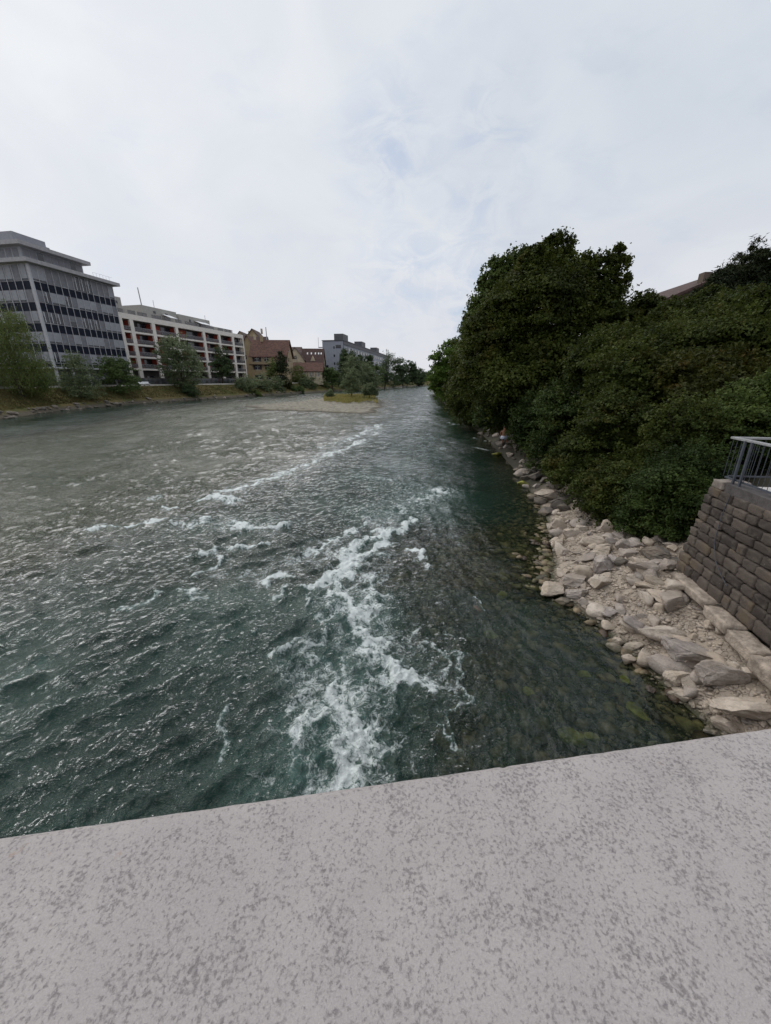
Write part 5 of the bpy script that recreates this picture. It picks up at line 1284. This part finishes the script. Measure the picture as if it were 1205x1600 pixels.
def houses():
    # tiled house facing the river
    Y = 155; X = pix(392, 560)[0]/pix(392, 560)[1]*Y; W_ = pix(447, 560)[0]/pix(447, 560)[1]*Y-X
    wv = []
    for zz, xs in ((11.3, (1.4, 5.0)), (8.4, (1.4, 5.0, 9.6)), (4.9, (1.7, 5.2, 9.4))):
        for x in xs: wv.append((x, zz, 1.6, 1.6, x < 3 or x > 9))
    t, ro = gable_house('tiled_house', 'ochre house with big red-brown tiled roof and dark shutters', X, Y, 2.6, R(3), W_, 13, 13.4, 19.2, 'ochre', 'tile', 'x', .7, wv, [(5.6, 15.3, .8, 1.2), (3, 11.3, .9, 1.5), (6.5, 11.3, .9, 1.5), (3, 7.6, .9, 1.5), (7, 7.6, .9, 1.5)])
    MB().box((-.6, -1.0, 7.35), (W_-3.4, -.0, 7.7)).build('balcony_roof', M['timber'], t)
    MB().prism([(W_-3.3, -1.0, 7.6), (W_+.4, -1.0, 7.6), (W_+.4, 0.0, 10.9), (W_-3.3, 0, 10.9)], (0, 0, .18)).build('lean_to_roof', M['tile'], t)
    MB().box((W_*.22, 5.2, 16), (W_*.22+.9, 6.0, 18.3)).build('chimney', M['ochre'], ro)
    MB().box((5, -1.2, .9), (11, -.1, 1.1)).build('balcony_slab', M['timber'], t)
    # neighbours behind it
    for i, (u, Y, wd_, dp, ev, rd, wall, roof, ax, lab) in enumerate([
        (372, 166, 7.5, 12, 15.0, 21.5, 'ochre', 'tile', 'y', 'ochre house with lower red roof squeezed behind the apartments'),
        (376, 176, 10, 12, 17.5, 22.4, 'cream', 'tile_dark', 'x', 'cream house with dormer window on the row behind the tiled house'),
        (374, 192, 13, 14, 19.0, 26.8, 'ochre', 'tile_dark', 'y', 'highest dark roofed house of the cluster'),
        (357, 196, 12, 14, 19.2, 26.2, 'cream', 'tile_dark', 'y', 'dark roofed house peeking over the right end of the apartments'),
        (400, 186, 6.4, 10, 18.5, 23.0, 'cream', 'tile_dark', 'y', 'cream gabled house above the tiled house roof'),
        (418, 210, 16, 12, 18.2, 20.8, 'cream', 'tile_dark', 'x', 'distant low dark roof right of the tall flue')]):
        X = pix(u, 540)[0]/pix(u, 540)[1]*Y
        gw = [(2, ev-2.2, 1.0, 1.5), (5.5, ev-2.2, 1.0, 1.5)]
        t, ro = gable_house('old_house', lab, X, Y, 2.8, R(4), wd_, dp, ev, rd, wall, roof, ax, .5, [(wd_*.25, ev-2.4, 1.0, 1.5, False), (wd_*.6, ev-2.4, 1.0, 1.5, False)], gw, group='old houses behind the left bank')
        if i in (1, 2): MB().box((wd_*.4, 1.6, rd-2.8-4.2), (wd_*.4+1.5, 4, rd-2.8-1.6)).build('dormer', M['wfr'], ro)
        if i in (0, 2, 3): MB().box((wd_*.7, dp*.4, rd-2.8-1.5), (wd_*.7+.8, dp*.4+.8, rd-2.8+.8)).build('chimney', M['cream'], ro)
    X = pix(418, 540)[0]/pix(418, 540)[1]*171
    fl = MB().tube([(0, 0, 0), (.0, 0, 22.2)], [.28, .16], 10).build('flue_pipe', M['steel_light']); fl.location = (X, 171, 2.8); tag(fl, 'thin tall metal flue rising behind the tiled roof', 'flue')
    # gabled house and long skylight roof
    Y = 187; X = pix(449, 560)[0]/pix(449, 560)[1]*Y
    t, ro = gable_house('gabled_house', 'cream gabled house left of the skylight roof', X, Y, 2.8, R(4), 7.4, 12, 13.6, 18.6, 'cream', 'tile_dark', 'y', .4,
                        [(3.3, 13.6, .9, 1.5, False), (1.0, 10.6, 1.0, 1.7, False), (3.2, 10.6, 1.0, 1.7, True), (5.4, 10.6, 1.0, 1.7, False), (1.5, 7, 1, 1.6, False), (4.6, 7, 1, 1.6, False)])
    X = pix(471, 560)[0]/pix(471, 560)[1]*190; W2 = pix(504, 560)[0]/pix(504, 560)[1]*190-X
    t, ro = gable_house('skylight_house', 'cream house with dark red mansard roof and a row of bright skylights', X, 190, 2.8, R(4), W2, 13, 11.6, 18.6, 'cream', 'tile_dark', 'x', .5,
                        [(4.6, 10.4, 1.4, 1.7, False), (1, 7.5, 1, 1.5, False), (7.5, 7.5, 1, 1.5, False)], [(5, 14.4, .8, 1.3), (3, 11, .9, 1.5), (7, 11, .9, 1.5), (3, 7.4, .9, 1.5), (7, 7.4, .9, 1.5)])
    k = (18.6-11.6)/6.5
    for i, x in enumerate((2.2, 4.0, 5.9, 7.4, 8.6)):
        y = 4.3; z = 11.6-2.8+k*y+.24
        MB().prism([(x, y-.4, z-.4*k), (x+.55, y-.4, z-.4*k), (x+.55, y+.4, z+.4*k), (x, y+.4, z+.4*k)], (0, -.05, .08)).build('skylight', M['awning'], ro)
    MB().prism([(3.6, 1.2, 9.6), (6.6, 1.2, 9.6), (5.1, 1.2, 12.6)], (0, 3.2, 0)).build('dormer', M['cream'], ro)
    # low side building
    X = pix(456, 575)[0]/pix(456, 575)[1]*172
    t, ro = gable_house('side_building', 'low cream building with pinkish hipped roof and vertical slot windows', X, 172, 2.8, R(4), 12.6, 9, 8.4, 11.6, 'cream', 'tile', 'x', .6,
                        [(4.0+i*1.15, 6.2, .4, 1.6, False) for i in range(7)])
    MB().box((-1.5, -.8, 0), (13, -.5, 2.0)).build('garden_wall', M['cream'], t)
houses()
def grey_block():
    a = 9.7; Y0 = 214; X0 = pix(537, 560)[0]/pix(537, 560)[1]*Y0
    t = thing('grey_block', 'long blue-grey modern block with blank end wall beyond the old houses', 'building', (X0, Y0, 2.8), R(90-a))
    z = lambda h: h-2.8; L = 150; D = 11.2; T = 23.6
    MB().box((0, 0, z(8.2)), (L, D, z(T))).build('wall', M['block_grey'], t)
    MB().box((1.0, 1, 0), (L, D-.6, z(8.19))).build('base_storey', M['block_dark'], t)
    for x in np.arange(0, L, 12.5): MB().box((x+.3, .02, 0), (x+.8, .6, z(8.18))).build('column', M['block_grey'], t)
    MB().box((.0, -.35, z(T-1.6)), (L+.5, -.003, z(T+.2))).build('roof_band', M['block_dark'], t)
    MB().box((-.25, -.6, z(T+.2)), (L+.5, D+.2, z(T+.55))).build('roof', M['block_dark'], t)
    for x in (1.0, 44, 92): MB().box((x, .2, z(T+.56)), (x+10, 5, z(T+3.6))).build('roof_box', M['block_dark'], t)
    MB().box((-.02, -.02, z(8.2)), (1.3, -.001, z(T-1.6))).build('corner_strip', M['block_dark'], t)
    wm = MB().box((0, -.05, 0), (3.2, .02, 1.6)).mesh('window', M['glass'])
    for k in range(4):
        for i in range(20): link('window', wm, t, (3.5+i*7.2, 0, z(10+k*3.1)))
    bm_ = MB().box((0, -.04, 0), (3.4, -.002, 1.6)).mesh('panel', M['block_mid'])
    for k in range(4):
        for i in range(20): link('panel', bm_, t, (6.9+i*7.2, 0, z(10+k*3.1)))
    for y, h in ((4.6, 20), (4.6, 16), (4.6, 12.2)): MB().box((-.05, y, z(h)), (.02, y+.7, z(h+1.2))).build('window', M['glass'], t)
    MB().box((-.05, 1.2, z(T-3.4)), (.02, 4.0, z(T-1.8))).build('window', M['glass'], t); MB().box((-.05, 8.4, z(9.6)), (.02, 10.2, z(12))).build('window', M['glass'], t)
    sw = MB(); sw.box((-.2, D, z(T-3)), (1.5, D+2.2, z(T-2.7))); sw.tube([(0, D+2.1, z(T-2.7)), (0, D+2.1, z(T+2))], .08, 6)
    sw.build('roof_balcony', M['block_dark'], t)
grey_block()
def right_house():
    p0 = at(1030, 474, Y=38)
    M['brown'] = plain('brown_render', (.10, .075, .06), .9, .1, 1)
    t, ro = gable_house('hillside_house', 'house with plain brown roof and chimney showing above the right thicket', p0.x, 38, 2.9, R(-2), 14.5, 12, p0.z, p0.z+3.0, 'brown', 'tile_dark', 'y', .5, [(4, 7, 1.2, 1.6, True), (9, 7, 1.2, 1.6, True)])
    MB().box((3.6, .4, p0.z-2.9+.6), (4.3, 1.1, p0.z-2.9+2.5)).build('chimney', M['brown'], ro)
right_house()

# ------------------------------------------------------------------ small things along the left path
def left_bits():
    yy = np.linspace(48, 150, 52)
    t = thing('fence', 'low dark mesh fence between the riverside path and the buildings', 'fence', (float(leftX(60))-10.6, 60, LZ))
    mb = MB(); prev = None
    pm = MB().box((-.04, -.04, 0), (.04, .04, 1.35)).mesh('post', M['fence'])
    for i, y in enumerate(yy):
        p = Vector((float(leftX(y))-10.6, y, LZ))-t.location
        if prev is not None:
            for z in (.12, .5, .9, 1.25): mb.tube([prev+Vector((0, 0, z)), p+Vector((0, 0, z))], .03, 5)
            for q in np.linspace(.1, .9, 7):
                w = prev.lerp(p, q); mb.tube([w+Vector((0, 0, .1)), w+Vector((0, 0, 1.27))], .014, 4)
        if i % 2 == 0: link('post', pm, t, p)
        prev = p
    mb.build('mesh_panel', M['fence'], t)
    y0, y1 = 98, 140; a = Vector((float(leftX(y0))-11.6, y0, LZ)); b = Vector((float(leftX(y1))-11.6, y1, LZ)); ang = math.atan2(b.y-a.y, b.x-a.x)
    t = thing('painted_wall', 'low grey wall with faded red paint below the apartments', 'wall', a, ang)
    MB().box((0, 0, -.1), ((b-a).length, .25, 1.7)).build('panel', M['graffiti'], t); MB().box((-.05, -.05, 1.7), ((b-a).length+.05, .30, 1.8)).build('coping', M['coping'], t)
    MB().box((12, -.03, .2), (17, -.002, 1.4)).build('painted_patch', plain('faded_red_paint', (.22, .06, .075), .8, .3, 2), t)
    m = M['awning']
    for i, (u, Y) in enumerate(((217, 92), (224, 95))):
        x, f, w = pix(u, 597); t = thing('garden_bench', ('white slatted bench behind the path, left of a pair', 'white slatted bench behind the path, right of a pair')[i], 'bench', (x/f*Y, Y, LZ), R(74), 'white benches by the path')
        s = MB(); s.box((0, -.25, .43), (1.7, .2, .48)); s.build('seat', m, t)
        s = MB(); s.prism([(0, .2, .5), (1.7, .2, .5), (1.7, .3, .95), (0, .3, .95)], (0, .03, 0)); s.build('backrest', m, t)
        for q in (.15, 1.5): MB().box((q, -.22, 0), (q+.06, .18, .43)).build('leg', m, t)
left_bits()

# ------------------------------------------------------------------ person sitting on the rocks
def person():
    p = at(787, 686, Y=25.6)
    skin = plain('shade_darkened_skin', (.24, .11, .06), .55, .06, 8); hair = plain('dark_brown_hair', (.03, .018, .012), .6, .2, 30); cloth = plain('white_cloth', (.50, .53, .62), .85, .05, 10)  # skin base colour is darkened to carry the shade under the trees
    t = thing('person', 'shirtless person in white shorts sitting on rocks under the trees', 'person', p, R(62))
    # local frame: the person faces +x; the origin is the seat
    J = [(0, 0, .10), (.0, 0, .26), (.0, 0, .42), (.02, 0, .54), (.04, 0, .62), (.07, 0, .72), (.08, 0, .80),
         (.05, .10, .09), (.44, .13, .14), (.50, .13, -.28), (.60, .13, -.31), (.05, -.10, .09), (.46, -.14, .16), (.54, -.14, -.26), (.64, -.14, -.29),
         (.02, .19, .50), (.12, .24, .26), (.34, .16, .20), (.42, .14, .19), (.02, -.19, .50), (.10, -.25, .26), (.34, -.17, .22), (.42, -.15, .20)]
    E = [(0, 1), (1, 2), (2, 3), (3, 4), (4, 5), (5, 6), (0, 7), (7, 8), (8, 9), (9, 10), (0, 11), (11, 12), (12, 13), (13, 14), (3, 15), (15, 16), (16, 17), (17, 18), (3, 19), (19, 20), (20, 21), (21, 22)]
    Rr = [.15, .135, .16, .13, .06, .10, .085, .10, .07, .048, .035, .10, .07, .048, .035, .06, .045, .032, .03, .06, .045, .032, .03]
    me = bpy.data.meshes.new('body'); me.from_pydata(J, E, []); me.materials.append(skin)
    o = link('body', me, t); sk = o.modifiers.new('skin', 'SKIN'); sk.use_smooth_shade = True
    if not me.skin_vertices: me.attributes.new('skin', 'FLOAT', 'POINT')
    for i, v in enumerate(me.skin_vertices[0].data): v.radius = (Rr[i], Rr[i]*(.8 if i in (1, 2, 3) else 1)); v.use_root = (i == 0)
    o.modifiers.new('sub', 'SUBSURF').render_levels = 2
    s = MB(); s.tube([(-.02, 0, .01), (0, 0, .10), (0, 0, .22)], [.17, .185, .16], 12)
    for y in (.1, -.1): s.tube([(.0, y, .08), (.2, y*1.1, .115), (.40, y*1.3, .15)], [.13, .12, .10], 10)
    s.build('shorts', cloth, t, smooth=True)
    hm, f = rock_verts(9, 3, 0, .03); hm = hm*np.array([.105, .095, .10])+np.array([.055, 0, .80])
    keep = [fc for fc in f if not (hm[fc][:, 0].mean() > .10 and hm[fc][:, 2].mean() < .83)]
    link('hair', mesh_np('hair', hm, np.array(keep), hair, True), t)
person()
